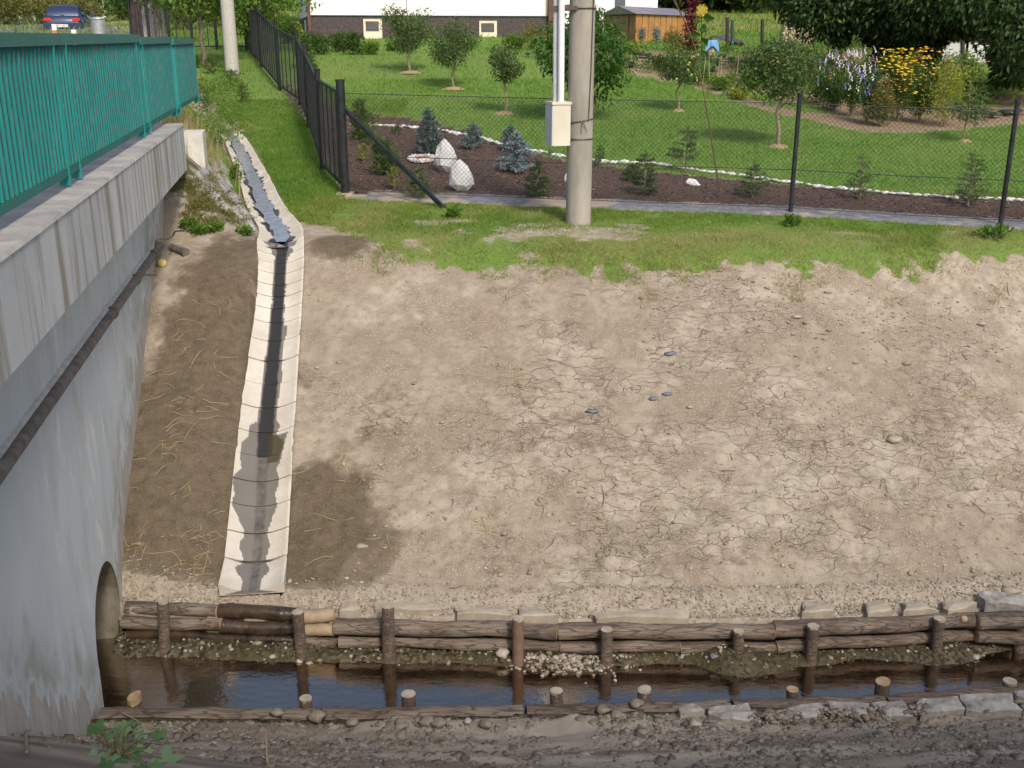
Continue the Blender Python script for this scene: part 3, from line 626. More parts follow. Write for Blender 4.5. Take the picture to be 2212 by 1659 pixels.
lab = ['mud covered near log starting at the bridge wall', 'mud covered near log beside the second near stake', 'near log under the middle near stake', 'near log left of the wet orange stake', 'near log between the last two tall near stakes', 'near log at the right picture edge']
for i in range(6):
    a = Vector((xs[i]+.01, float(YN(xs[i]))+.03, -5.12)); b = Vector((xs[i+1]-.01, float(YN(xs[i+1]))+.03, -5.12)); root = empty('log', a, lab[i], 'log', NLG)
    for dz, nm in ((0, 'upper_pole'), (-.16, 'lower_pole')):
        mb = MB(); n = 14; mb.tube([a.lerp(b, k/n)+Vector((0, .01*math.sin(k), dz+.006*math.sin(k*1.3+i))) for k in range(n+1)], .083, 12, jit=.08); mb.build(nm, bark.m, root, True)
# ---------------- stone slabs ----------------
slabm = pm('rough_slab', (.20, .18, .155), (.43, .41, .385), 7, .9, .7, 26, .012); slabm2 = pm('dusty_slab', (.29, .245, .19), (.42, .37, .295), 4, .92, .6, 26, .012)
def slab(poly, z, th, mat, label, grp, sub=3):
    P_ = [PZ(u, v, z) for u, v in poly]; c = sum(P_, Vector())/len(P_); out = []
    for i, p in enumerate(P_):
        q = P_[(i+1) % len(P_)]
        for k in range(sub): out.append(p.lerp(q, k/sub)+Vector((random.uniform(-.016, .016), random.uniform(-.016, .016), random.uniform(-.012, .012))))
    n = len(out); inn = [c.lerp(p, .82)+Vector((0, 0, .012+random.uniform(-.004, .008))) for p in out]; lo = [p+Vector((0, 0, -th)) for p in out]
    mb = MB(); mb.add([c+Vector((0, 0, .016))]+inn+out+lo, [(0, 1+i, 1+(i+1) % n) for i in range(n)]+[(1+i, 1+n+i, 1+n+(i+1) % n, 1+(i+1) % n) for i in range(n)]+[(1+n+i, 1+2*n+i, 1+2*n+(i+1) % n, 1+n+(i+1) % n) for i in range(n)])
    tag(mb.build('stone_slab', mat, None, False, loc=c), label, 'stone', grp)
z4 = lambda L: [(1426+x*.3551, 1178+y*.3551) for x, y in L]; z3 = lambda L: [(707+x*.3551, 1178+y*.3551) for x, y in L]
ng = 'stone slabs capping the near stream edge'; fg = 'stone slabs behind the far logs'
for L_, lb in [([(300, 975), (540, 965), (610, 1070), (430, 1060), (300, 1030)], 'white faced slab, leftmost full slab on the near edge'), ([(622, 1012), (980, 962), (1026, 995), (960, 1045), (640, 1065)], 'long low whitish slab beneath the wet orange stake'),
  ([(1032, 952), (1260, 955), (1272, 1050), (1040, 1032)], 'squarish slab half buried in mud, third full slab on the near edge'), ([(1278, 955), (1460, 940), (1555, 1035), (1350, 1042)], 'dark wedge shaped slab between two gaps on the near edge'),
  ([(1568, 935), (1800, 922), (1853, 995), (1572, 1032)], 'slab with a mud heap on its lower corner'), ([(1822, 902), (2140, 895), (2200, 1010), (1862, 1007)], 'largest whitish slab on the near edge at right'), ([(2152, 890), (2290, 885), (2340, 1000), (2210, 1008)], 'slab cut off by the right edge on the near side')]:
    slab(z4(L_), -5.01, .13, slabm, lb, ng)
slab(z4([(120, 985), (240, 970), (270, 1010), (130, 1022)]), -5.0, .12, slabm, 'small white chipped slab right of the broken stake', ng)
for L_, lb, f in [([(865, 345), (1040, 335), (1050, 405), (870, 415)], 'rectangular slab above the pale grey stake', z4), ([(1235, 345), (1360, 330), (1420, 395), (1260, 413)], 'broken slab right of the rectangular one', z4), ([(1480, 350), (1560, 325), (1700, 392), (1490, 402)], 'pointed slab left of the dark leaning stake', z4),
  ([(1712, 345), (1800, 325), (1925, 358), (1740, 402)], 'slab above the dark leaning stake', z4), ([(1930, 290), (2050, 275), (2250, 322), (2240, 372), (1990, 352)], 'big clean slab lying highest at the far right', z4),
  ([(75, 345), (190, 340), (210, 392), (80, 398)], 'slab just right of the channel foot', z3), ([(280, 345), (690, 345), (690, 388), (300, 382)], 'long thin slab behind the tallest stake', z3), ([(780, 375), (1100, 365), (1100, 422), (790, 412)], 'dusty slab left of the orange barked stake', z3), ([(1162, 375), (1270, 380), (1400, 430), (1170, 430)], 'dusty slab right of the orange barked stake', z3), ([(1600, 405), (1900, 385), (2200, 395), (2200, 440), (1640, 440)], 'flat dusty slab between the fifth and sixth stakes', z3)]:
    slab(f(L_), -4.86 if lb.startswith('big') else -4.895, .1, slabm if lb.startswith('big') else slabm2, lb, fg)
# ---------------- loose stones, clods, straw ----------------
def scatter(name, P, size, mat, kind='stuff', flat=.7, sub=1, label=None, cat=None):
    BV, BF = ico(sub); BV = np.array(BV); BF = np.array(BF); n = len(P); k = len(BV)
    jit = 1+.28*RNG.normal(size=(n, k, 1)).clip(-1.6, 1.6); sc = np.stack([RNG.uniform(.7, 1.3, n), RNG.uniform(.6, 1.1, n), RNG.uniform(.5, .95, n)*flat], 1)[:, None, :]
    a = RNG.uniform(0, 6.28, n); c, s = np.cos(a)[:, None], np.sin(a)[:, None]
    V = BV[None]*jit*sc*np.asarray(size)[:, None, None]; x, y = V[..., 0]*c-V[..., 1]*s, V[..., 0]*s+V[..., 1]*c
    V = np.stack([x, y, V[..., 2]], -1)+np.asarray(P)[:, None, :]
    F = (BF[None]+(np.arange(n)*k)[:, None, None]).reshape(-1, 3)
    o = npmesh(name, V.reshape(-1, 3), F, mat, {'rnd': np.repeat(RNG.random(n), k)}); tag(o, label, cat, kind=kind); return o
def zat(x, y):
    x = np.asarray(x, float); y = np.asarray(y, float); i = np.clip(np.searchsorted(gx, x)-1, 0, len(gx)-2); j = np.clip(np.searchsorted(gy, y)-1, 0, len(gy)-2); a = (x-gx[i])/(gx[i+1]-gx[i]); b = (y-gy[j])/(gy[j+1]-gy[j])
    return (Z[i, j]*(1-a)+Z[i+1, j]*a)*(1-b)+(Z[i, j+1]*(1-a)+Z[i+1, j+1]*a)*b
def stonemat(name, cs, sc=40):
    m = NT(name); c = m.ramp(m.attr('rnd'), [(i/(len(cs)-1), q) for i, q in enumerate(cs)]); c = m.mix(m.ramp(m.noise(sc, 3), [(.4, 0), (.7, .4)]), c, tuple(.6*q for q in cs[0])); m.base(c); m.rough(.92); m.p.inputs['Specular IOR Level'].default_value = .25; return m.m
sm_g = stonemat('gravel_stone', [(.20, .165, .12), (.30, .25, .19), (.38, .33, .265), (.52, .48, .42)])
sm_d = stonemat('dirt_clod', [(.27, .215, .15), (.36, .295, .215), (.41, .345, .26), (.52, .46, .38)])
sm_n = stonemat('mud_clod', [(.13, .107, .08), (.20, .168, .13), (.26, .22, .175), (.34, .30, .25)])
sm_w = stonemat('stream_stone', [(.06, .05, .03), (.14, .12, .08), (.28, .25, .19), (.45, .42, .36)])
def lognorm(n, med, sg, mx): return np.minimum(med*np.exp(RNG.normal(size=n)*sg), mx)
n = 5200; x = RNG.uniform(-3.6, 6, n); y = YL(x)+.12+.36*RNG.random(n)**1.7
scatter('gravel', np.c_[x, y, zat(x, y)+.004], lognorm(n, .0085, .45, .026), sm_g, label=None)
n = 20000; x = RNG.uniform(-3.7, 6.6, n); y = RNG.uniform(8.9, 13.6, n); k = (fbm(x, y, .9, 3, 90)+.75*sstep(11.2-y+.5*(x > 2.5), -.5, 1.8)-.25+.5*(np.abs(y-12.6+.0*x) < .5)*(x > 2) > RNG.uniform(-.3, .75, n)) & (y > YL(x)+.45) & (np.abs(x-XD(y)) > .36) & (gsample(grass, x, y) < .4) & (gsample(damp, x, y) < .5+.3*RNG.random(n))
x, y = x[k], y[k]; scatter('dirt_clods', np.c_[x, y, zat(x, y)+.002], lognorm(len(x), .0075, .6, .045), sm_d, flat=.55)
n = 1500; x = RNG.uniform(1.5, 6.6, n); y = 12.35+.35*RNG.normal(size=n); k = (gsample(grass, x, y) < .3) & (fbm(x, y, 1.3, 2, 93) > -.1); x, y = x[k], y[k]; scatter('pale_stones', np.c_[x, y, zat(x, y)+.001], lognorm(len(x), .012, .5, .045), sm_g, flat=.45)
n = 20000; x = RNG.uniform(-3.3, 5.2, n); q = RNG.random(n)**1.5; y = YN(x)-.10-q*1.9; k = (fbm(x, y, 1.5, 3, 91) > RNG.uniform(-.6, .35, n)); x, y = x[k], y[k]
scatter('mud_clods', np.c_[x, y, zat(x, y)+.002], lognorm(len(x), .0075, .8, .05), sm_n, flat=.55)
n = 4200; x = RNG.uniform(-4.2, 6, n); y = YL(x)-.02-RNG.random(n)**1.3*1.05; k = (y > YN(x)) & (fbm(x, y, 1.2, 3, 92)+.8*sstep(y, YL(x)-.5, YL(x)) > RNG.uniform(-.1, 1, n)); x, y = x[k], y[k]
scatter('stream_gravel', np.c_[x, y, zat(x, y)+.004], lognorm(len(x), .013, .5, .04), sm_w)
n = 900; x = RNG.uniform(1.4, 5.2, n); y = YN(x)-.16-.16*RNG.random(n); k = fbm(x, y, 2.2, 3, 95) > -.05; x, y = x[k], y[k]; scatter('mud_lumps', np.c_[x, y, np.full(len(x), -4.995)], lognorm(len(x), .014, .5, .045), sm_n, flat=.7)
gp0 = G(1225, 1432); n = 520; x = gp0.x+RNG.normal(size=n)*.26; y = gp0.y+.06+RNG.normal(size=n)*.09; k = y < YL(x)-.08; x, y = x[k], y[k]; scatter('gravel_heap', np.c_[x, y, np.maximum(zat(x, y), -5.28)+.012], lognorm(len(x), .017, .35, .035), sm_g)
# bigger rocks one can point at
gs = pm('field_stone', (.30, .26, .21), (.46, .42, .36), 9, .9, .5, 30, .008); gs2 = pm('dark_stone', (.10, .11, .13), (.20, .21, .25), 12, .8, .4, 30)
gmud = pm('mud_caked_stone', (.15, .12, .09), (.30, .255, .2), 14, .95, .7, 40, .012)
def rock(u, v, rpx, lab, mat=gs, grp=None, sq=(1.1, .9, .7), lift=.1, rough=.5, zz=None):
    p = G(u, v) if zz is None else PZ(u, v, zz); r = rpx/FPX*p.length; p = p+Vector((0, 0, lift*r)); mb = MB().blob(p, r, int(u) % 40, rough, sq, 2)
    return tag(mb.build('rock', mat, None, True, loc=p), lab, 'rock', grp)
for a in [(687, 1545, 17, 'round muddy stone leaning on the second near stake'), (598, 1540, 12, 'small lump of earth left of the second near stake'), (923, 1560, 16, 'angular stone right of the third near stake'), (946, 1563, 15, 'pointed wedge stone on the near bank'), (1010, 1558, 8, 'small white pebble on the near bank'),
          (1374, 1521, 13, 'clod pressed against the broken near stake'), (1048, 1565, 13, 'greenish rounded stone on the near bank'), (865, 1568, 14, 'grey split stone on the near bank left of centre'), (1256, 1555, 12, 'dark round stone below the middle near stake'), (1281, 1563, 10, 'muddy cobble right of the dark round stone'),
          (1300, 1535, 14, 'tall clod on the rim left of the broken stake'), (1330, 1545, 14, 'crumbly clod on the rim under the broken stake'), (1795, 1570, 12, 'clod resting on the lower edge of a whitish slab'), (760, 1560, 12, 'flat stone set in the near mud'), (1500, 1565, 12, 'pale lump at the foot of the first white slab')]:
    rock(*a, mat=gmud if 'white' not in a[3] and 'pale' not in a[3] else gs, zz=-5.03)
rock(1087, 1414, 14, 'grey cobble at the foot of the orange barked stake', lift=.5); rock(669, 1437, 7, 'small white pebble standing in the shallow water'); rock(645, 1432, 7, 'brown pebble next to the white pebble in the water')
rock(1152, 1452, 8, 'bluish wet stone at the water edge', gs2); rock(1293, 1467, 6, 'little dark stone breaking the water surface', gs2); rock(2185, 1445, 11, 'dark stone with a white spot in the water at the right', gs2); rock(1540, 1420, 9, 'dark cobble left of the sixth stake', gs2)
for a in [(1449, 765, 9, 'slate blue stone high on the dirt slope'), (1410, 863, 9, 'slate blue stone in the middle of the cracked earth'), (1440, 852, 9, 'upper of two close slate blue stones'), (1445, 940, 6, 'small slate stone low in the cracked earth'), (1278, 890, 11, 'dark clump in a hollow of the cracked slope'), (1035, 1003, 9, 'dark stone poking out near the slope centre')]: rock(*a, mat=gs2, sq=(1.3, .8, .4), lift=.1, rough=.5)
for a in [(1190, 843, 9, 'pale flat stone in the cracked earth'), (1632, 968, 10, 'pale block in the dirt right of centre'), (1930, 950, 16, 'largest pale rock on the right side of the slope'), (1490, 880, 8, 'small pale stone near the slate stones'), (2120, 700, 8, 'pale stone near the top of the slope at right'), (1720, 685, 9, 'flat white stone on the dirt track'), (2380 - 200, 1278, 17, 'pale boulder just above the big clean slab'), (1680, 1320, 10, 'half round stone beside the rectangular slab'), (780, 1182, 12, 'pale crumbling clod right of the channel'), (612, 1262, 9, 'pebble touching the foot of the channel'), (1750, 1290, 9, 'pale stone above the rectangular slab')]:
    rock(*a, mat=slabm2, sq=(1.2, .8, .45), lift=.05, rough=.45)
straw = pm('dry_straw', (.42, .33, .16), (.60, .50, .28), 10, .8, 0); twigm = pm('dark_twig', (.10, .075, .05), (.2, .15, .1), 10, .8, 0)
def strands(C, n, L, spread, name, mat, wdt=.0025, lab=None, kind='stuff', up=.25, cat=None):
    mb = MB()
    for (u, v) in C:
        c = G(u, v)
        for i in range(n):
            p = c+Vector((random.gauss(0, spread), random.gauss(0, spread), 0)); p.z = Hf(p.x, p.y)+.012; a = random.uniform(0, 6.28); l = L*random.uniform(.4, 1.2); pts = [p]; cur = random.uniform(-.5, .5)
            for k in range(3):
                q = pts[-1]+Vector((math.cos(a), math.sin(a), 0))*l/3; q.z = max(Hf(q.x, q.y)+.01, pts[-1].z+random.uniform(-.3, up)*l/3); a += cur; pts.append(q)
            mb.tube(pts, [wdt, wdt, wdt*.8, wdt*.4], 4, cap=False)
    return tag(mb.build(name, mat), lab, cat, kind=kind)
strands([(984, 933), (1048, 1133), (1104, 1052), (1385, 1010), (1125, 827), (1689, 1217), (1564, 1260), (2108, 860), (440, 1170), (420, 1230), (360, 970), (395, 870), (300, 1190), (745, 1000), (1050, 1140)], 12, .15, .06, 'dry_grass', straw, .002)
strands([(random.uniform(300, 500), random.uniform(620, 1270)) for _ in range(60)]+[(random.uniform(640, 2200), random.uniform(620, 1280)) for _ in range(130)], 1, .28, .05, 'straw', straw, .0022)
strands([(random.uniform(700, 2200), random.uniform(640, 1290)) for _ in range(46)], 1, .22, .02, 'twigs', twigm, .004)
# ---------------- grass ----------------
gmat = leafmat('grass_blade', (.11, .23, .03), (.25, .35, .06), .45, .6, (.52, .43, .20)); lawn = leafmat('lawn_blade', (.12, .27, .035), (.21, .40, .065), .45, .6, (.34, .42, .12)); dry = leafmat('dry_blade', (.36, .30, .14), (.52, .44, .24), .3)
def blades(name, x, y, h, wd, mat, lean=.5, dryk=0):
    n = len(x); z = zat(x, y)-.005; a = RNG.uniform(0, 6.28, n); l = RNG.normal(size=(n, 2))*lean*h[:, None]; p = np.c_[x, y, z]
    o = np.c_[np.cos(a), np.sin(a), np.zeros(n)]*np.asarray(wd).reshape(-1, 1)/2
    V = np.stack([p-o, p+o, p+np.c_[l, h]], 1).reshape(-1, 3); F = np.arange(3*n).reshape(n, 3)
    rn = np.clip(.45*RNG.random(n)+.28+.75*fbm(x, y, 1.1, 4, 64)+dryk*sstep(15.6-y, 0, 2.4), 0, 1); return tag(npmesh(name, V, F, mat, {'rnd': np.repeat(rn, 3)}), kind='stuff')
def gpts(n, x0, x1, y0, y1, pw=1.0):
    y = y0+(y1-y0)*RNG.random(n)**pw; x = RNG.uniform(x0, x1, n); k = np.abs(x/y) < .62; x, y = x[k], y[k]
    k = gsample(grass, x, y)+.7*sstep(fbm(x, y, 3.0, 3, 66), .08, .4)*sstep(gsample(grass, x, y+.6), .1, .6)*(y < 15)*(x > -2) > RNG.random(len(x)); k &= ~((x < XD(y)+.28) & (x > XD(y)-.28) & (y < 28)); return x[k], y[k]
x, y = gpts(150000, -3.4, 8.5, 12.5, 17.2); hn = np.clip(.055+.05*fbm(x, y, 1.3, 3, 61), .02, .13)*RNG.uniform(.5, 1.5, len(x)); blades('grass', x, y, hn*.75, .010, gmat, .85, .6)
x, y = gpts(110000, -7.5, -2.6, 14.5, 28, 1.2); blades('grass', x, y, .05*RNG.uniform(.5, 1.6, len(x)), .013, gmat, .7)
x, y = gpts(150000, -5, 16, 17, 31, 1.1); blades('grass', x, y, .05*RNG.uniform(.4, 1.6, len(x)), .017, lawn, .6)
x, y = gpts(60000, -18, 26, 28, 48); blades('grass', x, y, .07*RNG.uniform(.5, 1.6, len(x)), .03, lawn, .5)
x, y = gpts(60000, -60, 50, 44, 80); blades('meadow_grass', x, y, .2*RNG.uniform(.5, 1.6, len(x)), .06, gmat, .5)
x = np.concatenate([RNG.normal(c, s, 260) for c, s in [(-5.1, .25), (-4.9, .2), (-5.5, .3)]]); y = np.concatenate([RNG.normal(c, .4, 260) for c in (17.2, 16.3, 18.6)]); blades('tall_dry_grass', x, y, .42*RNG.uniform(.5, 1.4, len(x)), .012, dry, .25)
# mulch chips
chip = stonemat('bark_chip', [(.02, .014, .012), (.07, .045, .038), (.17, .115, .095), (.36, .28, .24)])
n = 30000; y = RNG.uniform(15, 30, n); x = RNG.uniform(-7, 9, n); k = (gsample(mulch, x, y) > .5) & (gsample(fabric, x, y) < .3) & (np.abs(x/y) < .55); x, y = x[k], y[k]
scatter('bark_mulch', np.c_[x, y, zat(x, y)+.005], RNG.uniform(.008, .028, len(x)), chip, flat=.35)
# ---------------- plants ----------------
brown = pm('tree_bark', (.13, .10, .07), (.24, .19, .14), 14, .9, .6, 40, .01); gbark = pm('young_bark', (.20, .17, .11), (.32, .27, .18), 12, .9, .3, 40)
LM = {'apple': leafmat('apple_leaf', (.065, .12, .035), (.19, .27, .09), .45), 'dark': leafmat('dark_leaf', (.022, .05, .016), (.065, .125, .035), .35, .5, (.17, .26, .06)), 'bright': leafmat('bright_leaf', (.09, .19, .028), (.22, .34, .06), .45),
      'olive': leafmat('olive_leaf', (.13, .15, .04), (.27, .25, .07), .4), 'yellow': leafmat('yellow_leaf', (.20, .26, .035), (.42, .44, .08), .4), 'blue': leafmat('blue_needle', (.07, .125, .115), (.20, .29, .29), .1, .7, (.34, .42, .43)), 'silver': leafmat('silver_needle', (.16, .22, .24), (.34, .42, .46), .1, .7),
      'pine': leafmat('pine_needle', (.06, .13, .024), (.16, .25, .05), .3, .6), 'spruce': leafmat('spruce_needle', (.05, .11, .03), (.12, .19, .06), .25, .6), 'cabbage': leafmat('cabbage_leaf', (.10, .17, .14), (.24, .33, .30), .2, .5),
      'cherry': leafmat('cherry_leaf', (.045, .12, .02), (.11, .22, .04), .45), 'hedge': leafmat('hedge_leaf', (.04, .09, .02), (.11, .19, .04), .35), 'red': leafmat('red_leaf', (.10, .015, .02), (.22, .04, .05), .3)}
def tree(name, label, cat, base, h, cz, rx, rz, ncl, nl, ls, leaf, bark_=gbark, tr=.03, grp=None, clr=None, out=.35, seed=0, lw=.55, fruit=None, low=0, droop=.2):
    rs = np.random.default_rng(seed+int(abs(base.x*100))); root = empty(name, base, label, cat, grp)
    c0 = np.array(base)+np.array([0, 0, cz]); C = rs.normal(size=(ncl, 3)); C /= np.linalg.norm(C, axis=1)[:, None]; C *= rs.uniform(.25, 1, (ncl, 1))**.6; C = C*np.array([rx, rx, rz])*.8+c0
    mb = MB(); top = Vector((base.x+rs.normal()*tr, base.y, base.z+h*.93)); n = 6; tp = [Vector(base)-Vector((0, 0, .05))]+[Vector(base).lerp(top, i/n)+Vector((rs.normal()*tr*.7, rs.normal()*tr*.7, 0)) for i in range(1, n+1)]
    mb.tube(tp, [tr*(1.15-.9*i/n) for i in range(n+1)], 8)
    for c in C[:max(6, ncl*2//3)]:
        c = Vector(c); zs = min(max(base.z+(cz-rz)*.9, c.z-.35*math.hypot(c.x-base.x, c.y-base.y)-.1*h), base.z+h*.85); f = (zs-base.z)/(h*.93); p = Vector(base).lerp(top, max(.1, f)); mb.tube([p, p.lerp(c, .5)+Vector((0, 0, -.04*h*.5)), c], [tr*.45, tr*.28, tr*.1], 5, cap=False)
    mb.build('trunk', bark_, root, True)
    cr = clr or rx*.46; per = nl//ncl; d = rdir(nl//ncl*ncl); P = np.repeat(C, per, 0)+d*cr*rs.uniform(.2, 1, (len(d), 1))**.5*np.array([1, 1, .8]); D = d*out+rdir(len(d))*.7+np.array([0, 0, -droop])
    k = P[:, 2] > base.z+low; L = ls*rs.uniform(.6, 1.3, k.sum()); leafobj('crown', P[k], D[k], L, L*lw, LM[leaf], root, .15)
    if fruit:
        for i in range(fruit[0]):
            c = P[rs.integers(len(P))]+rs.normal(size=3)*.03; MB().blob(c, fruit[1], i, .06, sub=1).build('fruit', fruit[2], root, True)
    return root
def bush(name, label, cat, base, rx, rz, nl, ls, leaf, grp=None, lw=.5, ry=None, ncl=14, flowers=None, up=.35, clr=.45):
    root = empty(name, base, label, cat, grp); ry = ry or rx; b = np.array(base)
    C = RNG.normal(size=(ncl, 3)); C /= np.linalg.norm(C, axis=1)[:, None]; C = C*RNG.uniform(.2, .75, (ncl, 1))*np.array([rx, ry, rz*.6]); C[:, 2] += rz*.5; per = max(1, nl//ncl); d = rdir(per*ncl)
    P = np.repeat(C, per, 0)+d*np.array([rx*clr, ry*clr, rz*clr*.7])*RNG.uniform(.2, 1, (len(d), 1))**.5; P[:, 2] = np.abs(P[:, 2])+.01; P += b
    mb = MB()
    for c in C[:8]: mb.tube([base+Vector((0, 0, -.03)), base+Vector(c)*.6, base+Vector(c)], [.012, .008, .004], 4, cap=False)
    mb.build('stem', gbark, root); L = ls*RNG.uniform(.6, 1.3, len(P)); leafobj('foliage', P, d*.6+rdir(len(d), up)*.7, L, L*lw, LM[leaf], root)
    if flowers:
        for nf, fs, fm, zlo, spike in flowers:
            k = RNG.random(nf); q = RNG.normal(size=(nf, 3))*np.array([rx*.55, ry*.55, 0]); q[:, 2] = rz*(zlo+(1.12-zlo)*k); q += b; mb = MB()
            for p in q:
                if spike:
                    for z in range(5): mb.blob(p+np.array([RNG.normal()*.015, RNG.normal()*.015, z*fs*1.3]), fs*(1-.12*z), z, .3, sub=1)
                else: mb.blob(p, fs, 1, .15, (1, 1, .4), sub=1)
            mb.build('blossom', fm, root)
    return root
def conifer(label, base, h, r, leaf, n=10, dens=1.0, ls=.05, name='young_spruce', grp='young conifers in the mulch bed', shape=1.0, lift=.25, tiers=None, lw=.16, gap=.0):
    root = empty(name, base, label, 'conifer', grp); mb = MB(); b = Vector(base); mb.tube([b-Vector((0, 0, .04)), b+Vector((0, 0, h*.5)), b+Vector((0, 0, h*.97))], [.018*h+.006, .012*h+.004, .004], 6)
    Ps = []; Ds = []; tiers = tiers or max(5, int(h/.075)); 
    for i in range(tiers):
        f = (i+.3)/tiers; z = h*(.04+gap+(.93-gap)*f); rr = r*(1-f)**shape+.02; nb = max(4, int(n*(1-f*.5)))
        for k in range(nb):
            a = random.uniform(0, 6.28); l = rr*random.uniform(.75, 1.1); e = Vector((math.cos(a)*l, math.sin(a)*l, l*lift*random.uniform(.3, 1.4))); p0 = b+Vector((0, 0, z)); mb.tube([p0, p0+e*.6+Vector((0, 0, -.01)), p0+e], [.006, .004, .002], 3, cap=False)
            m_ = int(max(6, 90*l*dens)); t = RNG.uniform(.12, 1.03, (m_, 1)); Ps.append(np.array(p0)+np.array(e)*t); q = np.array(e)/l; Ds.append(q*.7+rdir(m_)*.8)
    m_ = int(26*dens); Ps.append(np.array(b)+np.c_[np.zeros((m_, 2)), RNG.uniform(.72, 1.0, m_)*h]); Ds.append(rdir(m_, .5))
    mb.build('trunk', gbark, root); P = np.concatenate(Ps); D = np.concatenate(Ds); L = ls*RNG.uniform(.6, 1.2, len(P)); leafobj('needles', P, D, L, np.maximum(L*lw, .005), LM[leaf], root, .05); return root
# utility pole with box
pole_c = pm('pole_concrete', (.27, .25, .215), (.40, .375, .33), 3, .92, .35, 60, .004, stretch=(1, 1, .3)); pole_w = pm('pole_spots', (.38, .36, .33), (.52, .50, .46), 30, .9, .3, 70, .004)
pb = G(1249, 482); pb.z = Hf(pb.x, pb.y); up_ = empty('utility_pole', pb, 'thick grey round concrete utility pole carrying a cream electric box', 'utility pole')
mb = MB(); mb.tube([pb+Vector((0, 0, z)) for z in (-.3, 0, 1, 2, 3, 4, 6, 8.5)], [.180, .178, .176, .174, .171, .168, .16, .15], 40); mb.build('shaft', pole_c, up_, True)
steel = pm('dark_band', (.07, .065, .06), (.17, .14, .12), 30, .5, .2, metal=.5)
def zc(v, y): r = ray(1240, v); return r[2]*y/r[1]
yb = pb.y-.18; zt, zb_ = zc(222, yb), zc(317, yb)
for v, tilt in ((262, .03), (301, .0), (17, .0)):
    z0 = zc(v, pb.y-.17); mb = MB(); n = 28; mb.tube([pb+Vector((.183*math.cos(2*math.pi*i/n), .183*math.sin(2*math.pi*i/n), z0-pb.z+tilt*math.cos(2*math.pi*i/n))) for i in range(n+1)], .008, 6, cap=False); mb.build('strap', steel, up_)
mb = MB()
for a, b in (((.02, -.19, 0), (.00, -.19, -.16)), ((.03, -.19, -.01), (.09, -.185, -.14))): z0 = zc(262, yb)-pb.z; mb.tube([pb+Vector(a)+Vector((0, 0, z0)), pb+Vector(b)+Vector((0, 0, z0))], .004, 5)
mb.tube([pb+Vector((.145, -.125, zc(0, yb)-pb.z+.5)), pb+Vector((.125, -.14, zc(150, yb)-pb.z)), pb+Vector((.105, -.155, zc(262, yb)-pb.z))], .007, 6); mb.build('earth_wire', steel, up_)
bx = pb.x-.18; BRZ = math.radians(-14)
boxm = NT('cream_enamel'); m = boxm; c = m.mix(m.ramp(m.noise(3, 4), [(.35, 0), (.7, 1)]), (.60, .565, .46), (.70, .67, .57)); c = m.mix(m.ramp(m.noise(12, 5, .8, m.mapn(m.co, (1, 1, .3))), [(.62, 0), (.72, .6)]), c, (.33, .27, .21)); m.base(c); m.rough(.6)
boxs = pm('grey_enamel', (.50, .51, .54), (.60, .61, .64), 4, .6, .1)  # bluish shade on the left-facing door, put into the colour
Bc = Vector((bx-.125, pb.y-.06, (zt+zb_)/2)); hz = zt-zb_; RB = Matrix.Rotation(BRZ*-1, 3, 'Z')
eb = empty('electric_box', Bc-Vector((0, 0, hz/2)), 'cream metal electric box with a padlock strapped to the concrete pole', 'electric box')
mb = MB(); mb.box(Bc, (.25, .34, hz-.03), R=RB); mb.build('housing', boxm.m, eb)
mb = MB(); mb.box(Bc+Vector((0, 0, hz/2-.005)), (.275, .365, .035), R=RB); mb.build('lid', boxm.m, eb)
mb = MB(); mb.box(Bc+RB@Vector((-.129, 0, -.01)), (.012, .33, hz-.06), R=RB); dr = mb.build('door', boxs, eb)
fl = MB(); q = [(0, .07), (-.022, .0), (-.004, .004), (-.012, -.075), (.022, .012), (.004, .010), (.014, .07)]; V = [Bc+RB@Vector((-.139, a, b-.02)) for a, b in q]; fl.add(V, [(0, 1, 2, 5, 6), (2, 3, 4, 5)]); fl.build('lightning_mark', pm('red_mark', (.35, .05, .04), (.45, .08, .06)), dr).location = (0, 0, 0)
mb = MB(); lk = Bc+RB@Vector((-.15, -.13, -hz/2-.01)); mb.box(lk-Vector((0, 0, .05)), (.035, .05, .055), R=RB); mb.tube([lk+Vector((0, .014*math.cos(t), .03*math.sin(t)-.022)) for t in np.linspace(0, math.pi, 8)], .005, 6); mb.build('padlock', steel, eb)
white_pl = pm('white_conduit', (.78, .79, .82), (.84, .85, .87), 2, .5, .05)
mb = MB(); mb.tube([Vector((bx-.095, pb.y-.19, zt)), Vector((bx-.135, pb.y-.19, zt+5.5))], .042, 16); mb.build('conduit', white_pl, eb, True)
mb = MB(); mb.tube([Vector((bx-.165, pb.y-.10, zt)), Vector((bx-.205, pb.y-.10, zt+5.5))], .038, 16); mb.build('conduit', boxs, eb, True)
mb = MB(); z0 = zc(17, yb); mb.box(Vector((bx-.06, pb.y-.15, z0)), (.34, .05, .05)); mb.box(Vector((bx-.03, pb.y-.19, z0)), (.09, .03, .08)); mb.build('clamp', steel, eb)
for v in (262, 301): mb = MB(); mb.box(Vector((bx+.0, pb.y-.17, zc(v, yb))), (.09, .04, .035), R=RB); mb.build('bracket', steel, eb)
p2 = G(503, 165); p2.z = Hf(p2.x, p2.y); r2 = 14.0/FPX*p2.length; o = MB(); o.tube([p2+Vector((0, 0, z)) for z in (-.3, 0, 2, 4, 7)], [r2*1.0, r2*.98, r2*.92, r2*.88, r2*.8], 32); tag(o.build('utility_pole', pole_w, None, True, loc=p2), 'pale concrete utility pole standing in the grass verge at the end of the railing', 'utility pole')
